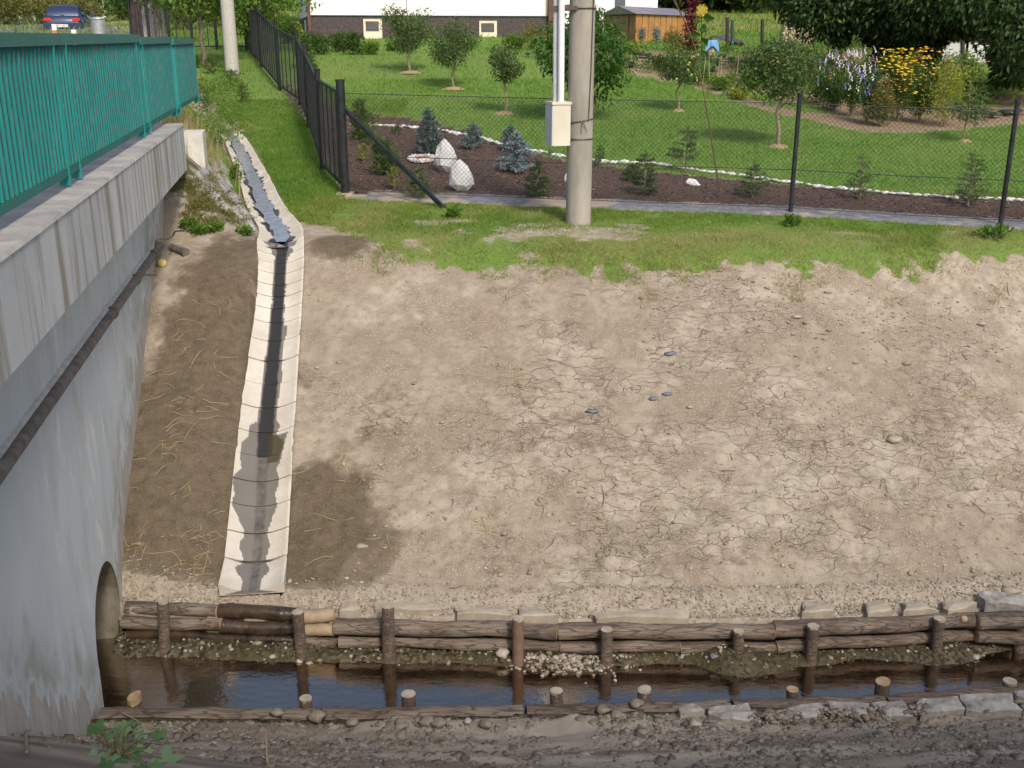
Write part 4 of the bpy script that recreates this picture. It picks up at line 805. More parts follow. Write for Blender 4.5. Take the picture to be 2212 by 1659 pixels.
# ---------------- fences ----------------
blk = pm('black_fence_paint', (.010, .012, .014), (.03, .034, .036), 9, .5, .2); wire = pm('fence_wire', (.05, .055, .05), (.10, .10, .09), 9, .6, 0, metal=.3)
def meshpanel(mb, a, b, h0, h1, sp=.075, r=.0021):
    L = (b-a).length; t = (b-a)/L; h = h1-h0; k = int((L+h)/sp)
    for s in (1, -1):
        for i in range(k+1):
            x0 = i*sp-h; pts = []
            lo, hi = max(0, x0), min(L, x0+h)
            if hi-lo < .02: continue
            z_lo, z_hi = lo-x0, hi-x0
            if s < 0: z_lo, z_hi = h-z_lo, h-z_hi
            p = a+t*lo+Vector((0, 0, h0+z_lo)); q = a+t*hi+Vector((0, 0, h0+z_hi)); mb.tube([p, q], r, 3, cap=False)
lf = [(747, 437, 17.1), (697, 372, 19.2), (669, 300, 24), (650, 243, 27.4), (606, 215, 29.3), (567, 175, 33), (536, 148, 38)]
LF = []
for u, v, y in lf: p = PY(u, v, y); p.z = Hf(p.x, p.y); LF.append(p)
LF2 = [LF[-1]]+[PY(u, v, y) for u, v, y in [(471, 130, 38), (418, 117, 38), (368, 105, 38.5), (324, 95, 39), (286, 90, 39.5)]]
for p in LF2: p.z = Hf(p.x, p.y)
for nm, PP, lab in (('garden_fence', LF, 'black steel fence climbing in steps beside the grass verge from the thick corner post'), ('garden_fence', LF2, 'black steel fence behind the teal railing with thin rods between its posts')):
    fr_ = empty(nm, PP[0], lab, 'fence')
    for i, p in enumerate(PP):
        if nm and PP is LF2 and i == 0: continue
        big = (PP is LF and i == 0); w_ = .135 if big else .095; top = 1.74 if big else 1.72; mb = MB(); mb.tube([p+Vector((0, 0, -.1)), p+Vector((0, 0, top))], w_/2, 14); mb.tube([p+Vector((0, 0, top)), p+Vector((0, 0, top+.03))], w_/2+.006, 14); mb.build('post', blk, fr_, True)
    for i in range(len(PP)-1):
        a, b = PP[i], PP[i+1]; mb = MB(); hi_ = 1.56; a2, b2 = a+Vector((0, 0, 0)), b+Vector((0, 0, 0))
        mb.beam(a+Vector((0, 0, hi_)), b+Vector((0, 0, hi_)), .04, .04); mb.beam(a+Vector((0, 0, .12)), b+Vector((0, 0, .12)), .04, .04)
        nr = max(3, int((b-a).length/(.42 if PP is LF else .95)))
        for k in range(1, nr): q = a.lerp(b, k/nr); mb.beam(q+Vector((0, 0, .12)), q+Vector((0, 0, hi_)), .022, .022)
        mb.build('frame', blk, fr_)
        mb = MB(); meshpanel(mb, a, b, .12, hi_, .07 if PP is LF else .16, (.0036 if i < 3 else .0028) if PP is LF else .0035); o = mb.build('wire_mesh', wire, fr_)
# chain link along the lawn
c0 = LF[0]; q1, q2 = PY(1707, 465, 15.75), PY(2160, 490, 14.88)
for q in (q1, q2): q.z = Hf(q.x, q.y)
q3 = q2+(q2-q1); q3.z = Hf(q3.x, q3.y); cf = empty('chain_link_fence', c0, 'thin chain link fence along the front of the mulch bed with dark round posts', 'fence')
chn = [c0, q1, q2, q3]
for i, p in enumerate(chn[1:]):
    mb = MB(); mb.tube([p+Vector((0, 0, -.1)), p+Vector((.0, 0, 1.66))], .033, 12); mb.tube([p+Vector((0, 0, 1.66)), p+Vector((0, 0, 1.70))], .042, 12); mb.build('post', blk, cf, True)
for i in range(3):
    a, b = chn[i], chn[i+1]; mb = MB(); meshpanel(mb, a, b, .06, 1.55, .07, .0024)
    mb.build('wire_mesh', wire, cf); mb = MB()
    for z in (1.56, .62, .07): mb.tube([a+Vector((0, 0, z)), a.lerp(b, .5)+Vector((0, 0, z-.012)), b+Vector((0, 0, z))], .006, 4)
    mb.build('tension_wire', wire, cf)
br0 = c0+Vector((.05, 0, 1.32)); br1 = G(968, 452); mb = MB(); mb.beam(br0, br1+Vector((0, 0, -.05)), .055, .055); mb.build('brace', blk, cf)
o = MB().beam(c0+Vector((0, 0, -.2)), c0+Vector((0, 0, .03)), .25, .25); tag(o.build('concrete_footing', slabm2, None, loc=c0-Vector((0, 0, .02))), 'small concrete footing around the thick black corner post', 'footing')
# border stones of the bed
wst = pm('white_stone', (.50, .49, .47), (.72, .71, .69), 7, .85, .5, 30, .01); bs = []
bl = [(765, 270), (830, 273), (880, 276), (940, 281), (985, 290), (1050, 303), (1085, 315), (1160, 330), (1222, 341), (1250, 347), (1310, 352), (1420, 356), (1500, 370), (1580, 379), (1650, 389), (1700, 396), (1780, 407), (1850, 414), (1960, 423), (2080, 430), (2240, 436)]
bp_ = [G(u, v) for u, v in bl]; cum = [0]
for i in range(1, len(bp_)): cum.append(cum[-1]+(bp_[i]-bp_[i-1]).length)
proto = []
for k in range(6): o = MB().blob((0, 0, 0), .1, k+3, .45, (1.15, .6, .38), 2).build('border_stone', wst, None, True); proto.append(o)
s = 0; i = 0
while s < cum[-1]:
    o = proto[i % 6] if i < 6 else proto[i % 6].copy()
    if i >= 6: COL.objects.link(o)
    x = np.interp(s, cum, [p.x for p in bp_]); y = np.interp(s, cum, [p.y for p in bp_]); o.location = (x, y, Hf(x, y)+.025); k = random.uniform(.6, 1.2); o.scale = (k, k, k*random.uniform(.6, 1.1)); j = np.interp(s+.1, cum, [p.x for p in bp_]), np.interp(s+.1, cum, [p.y for p in bp_])
    o.rotation_euler = (0, 0, math.atan2(j[1]-y, j[0]-x)+random.uniform(-.3, .3)); tag(o, 'white chipped stone in the row edging the mulch bed', 'stone', 'white stones edging the mulch bed'); s += .20*k; i += 1
# ---------------- mulch bed plants and rocks ----------------
def vrock(u, vb, wpx, hpx, lab, seed, rot=0, sq=(1, .75)):
    p = G(u, vb); k = p.length/FPX; w_, h_ = wpx*k, hpx*k; V, F = ico(2); out = []
    for q in V:
        x, y, z = q; z2 = (z+1)/2; taper = 1-.62*z2**1.3; n_ = 1+.3*(float(vnoise(x*1.6+seed, y*1.6+z*1.4, seed))-.5)+.15*(float(vnoise(x*4+seed, z*4+y, seed+2))-.5)
        fx, fy = [round(c*1.8+.3*seed)/1.8*.5+c*.5 for c in (x, y)]; out.append((p.x+(fx*n_*taper*.62+rot*z2*.25)*w_, p.y+.1+fy*n_*taper*sq[1]*.55*w_, p.z-.03+z2*h_*(1+.05*n_)))
    mb = MB(); mb.add(out, F); return tag(mb.build('white_rock', wrm, None, False, loc=p), lab, 'rock')
wrm = pm('white_quartz', (.62, .62, .63), (.80, .80, .80), 5, .8, .6, 16, .02)
vrock(957, 374, 50, 70, 'tall pointed white rock, rear one of the pair in the mulch bed', 3); vrock(982, 416, 62, 70, 'white slanted boulder standing in front of the pointed one', 5, .25)
vrock(1486, 403, 38, 18, 'low rounded white stone lying alone on the mulch', 8); vrock(1221, 396, 16, 22, 'small white stone half hidden by the concrete pole', 9)
hp = lambda u, v, px: px/FPX*G(u, v).length
def cf_(u, vb, vt, wpx, leaf, lab, **k): k['dens'] = k.get('dens', 1)*1.6; p = G(u, vb); p.z = Hf(p.x, p.y); f = p.length/FPX; return conifer(lab, p, (vb-vt)*f*1.04, wpx/2*f, leaf, **k)
cf_(927, 334, 243, 58, 'blue', 'dense conical blue spruce standing behind the white rocks', dens=2.8, n=16, ls=.05, lw=.3, shape=.7, lift=.5)
cf_(1022, 322, 272, 48, 'blue', 'small rounded blue spruce right of the white rocks', dens=2.6, n=15, ls=.05, lw=.3, shape=.6, lift=.5)
cf_(1103, 325, 275, 44, 'blue', 'blue spruce partly hidden behind the silvery one', dens=2.4, n=13, ls=.05, lw=.3, shape=.7, lift=.5)
cf_(1117, 370, 290, 88, 'silver', 'silvery blue spruce with open layered branches beside the electric box', dens=2.6, n=12, ls=.055, lw=.32, shape=.75, lift=.12)
cf_(834, 377, 314, 56, 'pine', 'bushy bright green dwarf pine in front of the leaning brace', dens=2.2, n=16, ls=.09, shape=.35, lift=.9, name='dwarf_pine')
cf_(780, 300, 222, 44, 'pine', 'feathery pine right behind the thick corner post', dens=1.8, n=9, ls=.10, shape=.4, name='dwarf_pine')
cf_(802, 312, 248, 34, 'pine', 'slim feathery pine between the corner post and brace', dens=1.2, n=7, ls=.09, shape=.6)
cf_(786, 349, 315, 24, 'yellow', 'small yellowish thuja near the corner post', dens=3, n=9, ls=.035, lw=.4, shape=.8, lift=1.2, name='dwarf_thuja')
cf_(852, 408, 364, 28, 'yellow', 'narrow yellow tipped thuja under the brace', dens=3, n=9, ls=.035, lw=.4, shape=.8, lift=1.2, name='dwarf_thuja')
cf_(903, 428, 362, 68, 'spruce', 'spreading green spruce at the foot of the brace', dens=1.6, n=10, ls=.05, lw=.25, shape=.6)
cf_(1160, 424, 352, 64, 'spruce', 'green spruce just left of the concrete pole base', dens=1.8, n=10, ls=.05, lw=.25, shape=.6)
cf_(1392, 420, 335, 62, 'spruce', 'wide green spruce with a bare leader right of the pole', dens=1.8, n=11, ls=.05, lw=.25, shape=.5, gap=.0)
cf_(1365, 390, 358, 40, 'spruce', 'low dark green mound spruce touching the wide one', dens=2.2, n=12, ls=.05, lw=.3, shape=.4)
cf_(1481, 373, 285, 78, 'spruce', 'open young pine with long level branches above the lone white stone', dens=1.5, n=4, ls=.075, shape=.5, tiers=5, lift=.2, gap=.25, name='young_pine')
cf_(1625, 424, 356, 70, 'spruce', 'broad young spruce left of the middle fence post', dens=1.4, n=9, ls=.05, lw=.22, shape=.6)
cf_(1856, 430, 345, 56, 'spruce', 'thin young spruce between the two right fence posts', dens=1.1, n=7, ls=.05, lw=.2, shape=.6)
cf_(2090, 444, 342, 80, 'spruce', 'rightmost young spruce by the right fence post', dens=1.2, n=8, ls=.05, lw=.2, shape=.6)
for u, v, w_, h_, l, lb in [(856, 290, 30, 20, 'hedge', 'little round green shrub at the back edge of the mulch'), (1293, 358, 38, 42, 'hedge', 'leafy shrub right behind the concrete pole'), (978, 470, 36, 26, 'bright', 'leafy weed at the foot of the leaning brace'), (1712, 488, 44, 22, 'bright', 'leafy weed at the foot of the middle fence post'), (2145, 515, 60, 26, 'bright', 'leafy weed in the grass under the right fence post')]:
    p = G(u, v); p.z = Hf(p.x, p.y); f = p.length/FPX; bush('small_shrub', lb, 'shrub', p, w_/2*f, h_*f*(.7 if l == 'bright' else 1), 170 if l == 'bright' else 420, .08 if l == 'bright' else .035, l, ncl=9, up=.9 if l == 'bright' else .3)
rp = G(912, 346); k = rp.length/FPX; mb = MB(); n = 22
for i in range(n): a = 2*math.pi*i/n; mb.blob((rp.x+math.cos(a)*26*k, rp.y+math.sin(a)*.38, rp.z+.03), .055, i, .3, sub=1)
o = empty('stone_ring', rp, 'small ring of white stones filled with red gravel beside the conical spruce', 'stone ring'); mb.build('ring_stones', wst, o)
mb = MB(); mb.add([rp+Vector((0, 0, .05))]+[rp+Vector((math.cos(i*.393)*25*k, math.sin(i*.393)*.36, .035)) for i in range(16)], [(0, 1+i, 1+(i+1) % 16) for i in range(16)]); mb.build('red_gravel', pm('red_gravel', (.30, .06, .035), (.5, .14, .09), 40, .9, .6, 60), o)
# ---------------- fruit trees ----------------
APF = pm('green_apple', (.30, .36, .06), (.45, .48, .12), 5, .5, 0); RAP = pm('red_apple', (.4, .12, .05), (.5, .25, .1), 5, .5, 0)
FT = 'young fruit trees on the lawn'; mulc = pm('straw_mulch', (.30, .20, .11), (.42, .31, .2), 30, .95, .6, 60)
def ft(u, vb, vt, vc, wpx, lab, ncl=18, nl=2600, ls=.065, leaf='apple', fruit=None, tr=.035, mound=1, **k):
    p = G(u, vb); p.z = Hf(p.x, p.y); f = p.length/FPX; h = (vb-vt)*f; cb = (vb-vc)*f; rz = (h-cb)/2
    if mound:
        d = MB(); n = 16; R_ = mound*26*f; V = [p+Vector((0, 0, .06))]+[p+Vector((math.cos(i*2*math.pi/n)*R_*random.uniform(.85, 1.1), math.sin(i*2*math.pi/n)*R_*random.uniform(.85, 1.1), -.02)) for i in range(n)]
        V += [p+(q-p)*.55+Vector((0, 0, .05)) for q in V[1:]]; d.add(V, [(0, 1+n+i, 1+n+(i+1) % n) for i in range(n)]+[(1+n+i, 1+i, 1+(i+1) % n, 1+n+(i+1) % n) for i in range(n)]); tag(d.build('mulch_mound', mulc, None, True, loc=p), 'brown straw mulch circle under the '+lab, 'mulch mound', 'mulch circles under the fruit trees')
    return tree('fruit_tree', lab, 'fruit tree', p, h, cb+rz, wpx/2*f*1.1, rz, ncl, nl, ls, leaf, tr=tr, grp=FT, fruit=fruit, **k)
ft(887, 157, 0, 135, 96, 'tall fruit tree in front of the left basement window', 30, 4800, fruit=(6, .04, RAP)); ft(981, 192, 45, 152, 104, 'wide dense fruit tree left of the right basement window', 24, 4200)
ft(1090, 245, 98, 185, 78, 'small grey green fruit tree with a forked stem', 18, 2200); ft(1465, 240, 118, 188, 92, 'little apple tree hung with yellow green apples', 18, 2600, fruit=(34, .035, APF), ls=.065, mound=.6)
ft(1680, 317, 95, 232, 150, 'large loose pear tree nearest the middle fence post', 34, 5200, ls=.075, fruit=(5, .03, RAP), tr=.04); ft(2083, 306, 190, 285, 84, 'tiny sparse peach tree right of the flower bed', 12, 800, ls=.10, lw=.28, tr=.018, mound=.6)
p = G(1262, 262); p.z = Hf(p.x, p.y); f = p.length/FPX; tree('cherry_tree', 'large leaved cherry tree spreading behind the concrete pole', 'cherry tree', p, 215*f, 122*f, 108*f, 84*f, 40, 4600, .15, 'cherry', tr=.045, lw=.36, droop=.55, out=.6)
# ---------------- house ----------------
HL = PY(668, 92, 43.5); HR = PY(1190, 92, 45.6); HL.z = HR.z = -.35; e = (HR-HL); e.z = 0; el = e.length; e.normalize(); nrm = Vector((e.y, -e.x, 0))
whm = pm('white_render', (.80, .80, .79), (.86, .86, .85), 1.5, .85, .1)
st = NT('brown_stone_plinth'); m = st
bt = m.n('ShaderNodeTexBrick'); m.put(bt.inputs['Vector'], m.mapn(m.co, (1, 1, 1))); bt.inputs['Scale'].default_value = 1; bt.inputs['Brick Width'].default_value = .42; bt.inputs['Row Height'].default_value = .17; bt.inputs['Mortar Size'].default_value = .03; bt.inputs['Mortar Smooth'].default_value = .6
bt.inputs['Color1'].default_value = (.115, .085, .085, 1); bt.inputs['Color2'].default_value = (.19, .145, .14, 1); bt.inputs['Mortar'].default_value = (.05, .04, .042, 1); m.base(m.mix(.25, bt.outputs[0], m.ramp(m.noise(9, 4), [(.3, (.06, .045, .045)), (.7, (.26, .21, .2))]))); m.rough(.9); m.bump(m.math('ADD', m.math('SUBTRACT', 1.0, bt.outputs['Fac']), m.math('MULTIPLY', m.noise(7, 3), .8)), .9, .05)
cream = pm('cream_surround', (.62, .58, .44), (.76, .73, .60), 4, .85, .2); glass = NT('window_glass'); glass.base((.10, .12, .15)); glass.rough(.08); wfr = pm('window_frame_paint', (.10, .06, .05), (.16, .1, .08)); dwn = pm('brown_downpipe', (.10, .05, .045), (.16, .085, .07))
hs = empty('house', HL, 'white rendered house with a brown stone plinth and two small basement windows', 'house', rz=math.atan2(e.y, e.x))
LOCALIZE = True
def hb(name, x0, x1, y0, y1, z0, z1, mat, parent=None):
    mb = MB(); mb.box(((x0+x1)/2, (y0+y1)/2, (z0+z1)/2), (x1-x0, y1-y0, z1-z0)); o = npmesh(name, mb.V, mb.F, mat, parent=parent or hs); return o
def lz(v, p): r = ray(1100, v); return r[2]/r[1]*p.y-HL.z
PT = lz(35, HL.lerp(HR, .4))
def hx(u, off=0):   # local x of a picture column on the facade
    r = ray(u, 60); t = (HL.x*e.y-HL.y*e.x)/(r[0]*e.y-r[1]*e.x); return (Vector((r[0]*t, r[1]*t, 0))-Vector((HL.x, HL.y, 0))).dot(e)
W1, W2 = (hx(785), hx(825)), (hx(1035), hx(1073)); xr = hx(1440)
xs_ = [0, W1[0], W1[1], W2[0], W2[1], hx(1205)]
hb('plinth', 0, hx(1205), 0, 9, -.6, PT, st.m)
hb('wall', .0, hx(1205), .06, 9, PT, 6.2, whm); hb('annex_wall', hx(1205)+.003, xr, 1.2, 9, -.6, 6.2, whm); hb('plinth_trim', -.02, hx(1205), -.03, .055, PT-.015, PT+.03, pm('dark_trim', (.02, .03, .03), (.04, .05, .05)))
for (a, b), (za, zb2), (ia, ib), (iza, izb) in (((W1), (92, 41), (hx(790), hx(818)), (67, 46)), ((W2), (95, 45), (hx(1039), hx(1067)), (69, 50))):
    p = HL+e*a; fz = lambda v: lz(v, p)
    s = hb('window_surround', a, b, -.04, .02, fz(za)-.2, fz(zb2), cream); hb('window', ia, ib, -.055, .0, fz(iza), fz(izb), wfr, s); hb('pane', ia+.05, ib-.05, -.062, -.01, fz(iza)+.05, fz(izb)-.12, glass.m, s)
s = hb('side_window_surround', -.04, .02, 2.2, 2.9, fz(92), fz(43), cream)
hb('downpipe', -.02, .10, -.14, -.06, -.4, 6, dwn); hb('brown_column', hx(1182), hx(1199), -.25, -.02, -.3, 6, dwn); hb('upper_window', hx(1346), hx(1368), 1.14, 1.23, lz(16, HR), 3.0, glass.m)
mb = MB(); mb.add([(-.8, -.8, 6.1), (xr+.8, -.8, 6.1), (xr+.8, 9.8, 6.1), (-.8, 9.8, 6.1), (-.8, 4.5, 9.2), (xr+.8, 4.5, 9.2)], [(0, 1, 5, 4), (2, 3, 4, 5), (0, 4, 3), (1, 2, 5), (3, 2, 1, 0)]); npmesh('roof', mb.V, mb.F, pm('roof_tile', (.2, .08, .05), (.3, .13, .08), 8), parent=hs)
# metal shed
S0 = PY(1372, 104, 41.5); S1 = PY(1303, 100, 43.2); S2 = PY(1484, 98, 45.5); 
for q in (S0, S1, S2): q.z = -.45
sh = empty('garden_shed', S0, 'orange brown metal garden shed with a lilac grey ribbed roof', 'shed'); orange = NT('orange_panel'); m = orange
m.base(m.mix(m.ramp(m.noise(2, 3), [(.4, 0), (.6, 1)]), (.42, .20, .065), (.50, .26, .09))); m.rough(.55); dk = pm('brown_panel', (.16, .085, .04), (.24, .13, .06), 3, .6)  # dk: darker copy of the orange panel, shade of the gable painted in
zt_ = lambda v, q: ray(1100, v)[2]/ray(1100, v)[1]*q.y
ez = zt_(30, S0); rz_ = zt_(14, S1); a_, b_ = (S1-S0), (S2-S0); M0 = S0+a_*.5
def q4(name, P_, mat, par=sh): mb = MB(); mb.add(P_, [tuple(range(len(P_)))]); return mb.build(name, mat, par)
T = lambda p, z: Vector((p.x, p.y, z))
S3 = S1+b_
mb = MB(); nrib = 9
for i in range(nrib):   # long side as stepped panels
    p, q = S0+b_*(i/nrib), S0+b_*((i+1)/nrib-.012); mb.beam(T(p.lerp(q, .5), S0.z), T(p.lerp(q, .5), ez), .05, (q-p).length)
t_ = b_.normalized(); mb = MB(); out_ = Vector((t_.y, -t_.x, 0))
for i in range(nrib):
    p, q = S0+b_*(i/nrib), S0+b_*((i+1)/nrib-.015); c = (p+q)/2; mb.box((c.x, c.y, (S0.z+ez)/2), ((q-p).length, .04, ez-S0.z), math.atan2(b_.y, b_.x))
mb.build('side_wall', orange.m, sh)
q4('front_wall', [S0, S1, T(S1, ez), T(M0, rz_-.06), T(S0, ez)], dk); q4('rear_wall', [S2, S3, T(S3, ez), T(M0+b_, rz_-.06), T(S2, ez)], dk); q4('far_wall', [S1, S3, T(S3, ez), T(S1, ez)], dk)
rfm = NT('ribbed_roof'); m = rfm; m.base((.30, .27, .33)); m.rough(.5); m.metal(.3); wv = m.n('ShaderNodeTexWave'); wv.inputs['Scale'].default_value = 3.2; m.put(wv.inputs['Vector'], m.mapn(m.co, (1, 1, 1), (0, 0, -math.atan2(b_.y, b_.x)))); m.bump(wv.outputs[0], .9, .03); m.base(m.mix(wv.outputs[0], (.17, .16, .20), (.36, .33, .40)))
ov = -a_.normalized()*.12; bo = b_.normalized()*.15; up3 = Vector((0, 0, .03)); q4('roof', [T(S0, ez)+ov-bo, T(S2, ez)+ov+bo, T(M0+b_, rz_)+bo, T(M0, rz_)-bo], rfm.m); q4('roof', [T(S1, ez)-ov-bo, T(S3, ez)-ov+bo, T(M0+b_, rz_)+bo, T(M0, rz_)-bo], rfm.m)
q4('gable_trim', [T(S0, ez)+ov-bo*1.1, T(M0, rz_)-bo*1.1, T(S1, ez)-ov-bo*1.1], pm('green_trim', (.10, .13, .10), (.15, .18, .14)))
o_ = -b_.normalized()*.03; q4('door', [T(S0+a_*.22, S0.z)+o_, T(S0+a_*.72, S0.z)+o_, T(S0+a_*.72, ez-.05)+o_, T(S0+a_*.22, ez-.05)+o_], pm('door_panel', (.20, .13, .08), (.27, .18, .11)))
# lean-to, stump with cloth, firewood, greenhouse
drk = pm('tarred_wood', (.025, .022, .022), (.06, .055, .055), 8, .85)
def gp(u, v, y=None): p = G(u, v) if y is None else PY(u, v, y); p.z = Hf(p.x, p.y); return p
def at_(u, v, y): return PY(u, v, y)
LT = gp(1570, 120, 38.5); sh2 = empty('lean_to', LT, 'low dark tarred lean to with a sloping board roof', 'shelter'); yy = 38.5
A, B, C_, D_ = at_(1536, 76, yy), at_(1575, 75, yy+1), at_(1606, 90, yy+1), at_(1572, 86, yy); mb = MB(); up3 = Vector((0, 0, .06)); P_ = [A, D_, C_, B]; mb.add(P_+[p-up3 for p in P_], [(0, 1, 2, 3), (7, 6, 5, 4), (0, 4, 5, 1), (1, 5, 6, 2), (2, 6, 7, 3), (3, 7, 4, 0)]); mb.build('roof', pm('felt_roof', (.05, .05, .055), (.1, .1, .11), 5, .8), sh2)
for p in (A, D_, C_, B): mb = MB(); mb.beam(Vector((p.x, p.y, Hf(p.x, p.y)-.05)), p-up3, .09, .09); mb.build('post', drk, sh2)
q4('back_wall', [Vector((B.x, B.y, B.z-.6)), Vector((C_.x, C_.y, C_.z-.5)), C_-up3, B-up3], drk, sh2)
sp = gp(1535, 130, 36); stp = MB().tube([sp-Vector((0, 0, .05)), sp+Vector((0, 0, .42))], .16, 12); tag(stp.build('tree_stump', gs, None, True, loc=sp), 'grey stump under a draped blue cloth', 'stump')
V = []; n = 17
for i in range(n):
    for j in range(n):
        x, y = (i/(n-1)-.5)*.62, (j/(n-1)-.5)*.62; r = math.hypot(x, y); dz = -max(0, r-.17)*1.35; k = .19+max(0, r-.19)*.32
        if r > .17: x, y = x/r*k*(1+.12*math.sin(math.atan2(y, x)*7)), y/r*k*(1+.12*math.sin(math.atan2(y, x)*7))
        V.append((sp.x+x, sp.y+y, sp.z+.45+dz))
tag(npmesh('blue_cloth', V, gridfaces(n, n), pm('blue_cloth', (.12, .30, .58), (.22, .42, .70), 22, .9, .3), smooth=True), 'light blue cloth draped over a stump in the vegetable garden', 'cloth')
fw = gp(1718, 122, 41); wst_ = empty('firewood_stack', fw, 'tall pale stack of split firewood on the meadow edge', 'firewood stack'); fwm = stonemat('split_wood', [(.30, .20, .13), (.45, .34, .24), (.55, .45, .34), (.66, .58, .48)], 9)
zt2 = at_(1718, 53, 41).z; mb = MB(); V = []; rn = []; 
for i in range(12):
    z = fw.z+.05; 
    while z < zt2:
        x = fw.x-.52+i*.092+random.uniform(-.015, .015); mb.box((x, fw.y+random.uniform(-.04, .04), z), (.085, .45, .07), random.uniform(-.08, .08)); rn += [random.random()]*8; z += .082
mb.build('logs', fwm, wst_, attrs={'rnd': np.array(rn)}); mb = MB(); mb.box((fw.x-.02, fw.y, zt2+.04), (1.3, .6, .035)); mb.build('cover_board', gs2, wst_)
rp2 = gp(1800, 140, 40); rp2 = rp2; 
for i, (u, v, r) in enumerate([(1776, 138, 9), (1792, 133, 11), (1808, 138, 10), (1822, 146, 9), (1765, 147, 8)]): rock(u, v, r, ['rubble stone at the left of the heap behind the flowers', 'topmost stone of the rubble heap behind the flowers', 'pale stone in the middle of the rubble heap', 'white stone at the right of the rubble heap', 'low dark stone left of the rubble heap'][i], mat=slabm, lift=.5)
ghp = gp(2090, 185, 34); gh = empty('cold_frame', ghp, 'white sheeted greenhouse front in a dark timber frame under the big tree', 'greenhouse'); y0 = 34
wp_ = pm('milky_sheet', (.55, .56, .58), (.66, .67, .68), 2, .4, .1)
for a, b, c_ in ((2030, 2078, 0), (2084, 2148, 0)): mb = MB(); p, q = at_(a, 165, y0+.03), at_(b, 165, y0+.03); zt3 = at_(a, 88, y0).z; mb.box(((p.x+q.x)/2, y0+.03, (p.z+zt3)/2), (q.x-p.x, .02, zt3-p.z)); mb.build('sheet', wp_, gh)
for u in (2026, 2080, 2151): p, q = at_(u, 200, y0), at_(u, 78, y0); mb = MB(); mb.beam(p, q, .09, .09); mb.build('frame_post', drk, gh)
for v in (168, 86): mb = MB(); mb.beam(at_(2030, v, y0), at_(2147, v, y0), .07, .07); mb.build('frame_rail', drk, gh)
mb = MB(); p, q = at_(2078, 86, y0+.05), at_(2110, 50, y0+1.5); mb.beam(p, q, .06, .06); mb.build('rafter', drk, gh)
# boundary posts in the meadow
pm_ = [(1571, 100, 38, 'dark meadow post right behind the lean to'), (1582, 112, 43, 'greenish meadow post beside the lean to'), (1647, 92, 42, 'black meadow post left of the pear tree'), (1790, 150, 60, 'tall dark meadow post behind the rubble heap'), (1817, 123, 65, 'thin dark meadow post right of the rubble heap'), (1912, 110, 75, 'dark meadow post at the edge of the big crown')]
for u, vb, vt, lb in pm_:
    p = gp(u, vb+8, 37.5 if u < 1700 else 35.5); q = PY(u, vt, p.y); mb = MB(); mb.tube([p-Vector((0, 0, .1)), q], .06, 8); tag(mb.build('fence_post', drk if 'green' not in lb else pm('green_post', (.03, .08, .06), (.05, .1, .08)), None, True, loc=p), lb, 'post', 'posts of the old meadow fence')
# ---------------- vegetable garden ----------------
CG = 'blue green cabbages in the vegetable garden'
def cabbage(u, v, wpx, lab, dist=None):
    p = gp(u, v, dist); r = wpx/2*p.length/FPX; root = empty('cabbage', p, lab, 'cabbage', CG); V = []; F = []; rn = []
    for k in range(16):
        a = k*2.4; el_ = .25+1.0*k/16; L = r*(1.1-.5*k/16); W_ = L*.8; d = Vector((math.cos(a)*math.cos(el_), math.sin(a)*math.cos(el_), math.sin(el_))); s_ = Vector((-math.sin(a), math.cos(a), 0)); b = len(V)
        for t, w_, dz in ((.05, .12, 0), (.45, .8, .0), (.85, .9, -.08), (1.05, .4, -.16)):
            c = p+d*L*t+Vector((0, 0, dz*L+.03)); V += [c-s_*W_*w_*.5+Vector((0, 0, .06*L)), c, c+s_*W_*w_*.5+Vector((0, 0, .06*L))]; rn += [random.random()]*3
        for i in range(3):
            for j in range(2): F.append((b+i*3+j, b+i*3+j+1, b+i*3+j+4, b+i*3+j+3))
    V = np.array([tuple(q) for q in V])-np.array(p); npmesh('leaves', V, F, LM['cabbage'], {'rnd': rn}, True, root)
for i, (u, v, w_) in enumerate([(1140, 122, 22), (1163, 125, 22), (1340, 140, 30), (1362, 146, 34), (1352, 134, 26), (1383, 124, 30), (1400, 126, 30), (1440, 134, 30), (1455, 128, 26), (1398, 140, 24), (1530, 132, 34), (1548, 140, 36), (1535, 155, 38), (1560, 128, 30), (1580, 135, 30), (1597, 142, 26), (2120, 247, 40), (2142, 255, 36), (2170, 250, 40), (2196, 248, 34)]):
    cabbage(u, v, w_, ['left cabbage against the far lawn edge', 'right cabbage against the far lawn edge', 'cabbage behind the right side of the cherry tree', 'big spreading cabbage in front of the shed bushes', 'rear cabbage close to the shed corner', 'pale cabbage left of the blue flowers', 'cabbage among the blue flowers', 'cabbage above the little apple tree', 'small cabbage behind the little apple tree', 'small cabbage in front of the blue flowers', 'grey cabbage below the blue cloth', 'large cabbage right of the sunflower stem', 'lowest cabbage beside the dry stalks', 'cabbage at the foot of the lean to', 'cabbage right of the lean to foot', 'cabbage left of the pear tree crown', 'cabbage right of the tiny peach tree', 'second cabbage from the tiny peach tree', 'cabbage under the dark crown at the right', 'cabbage at the right picture edge'][i])
VB = 'shrubs and herbs of the vegetable garden'
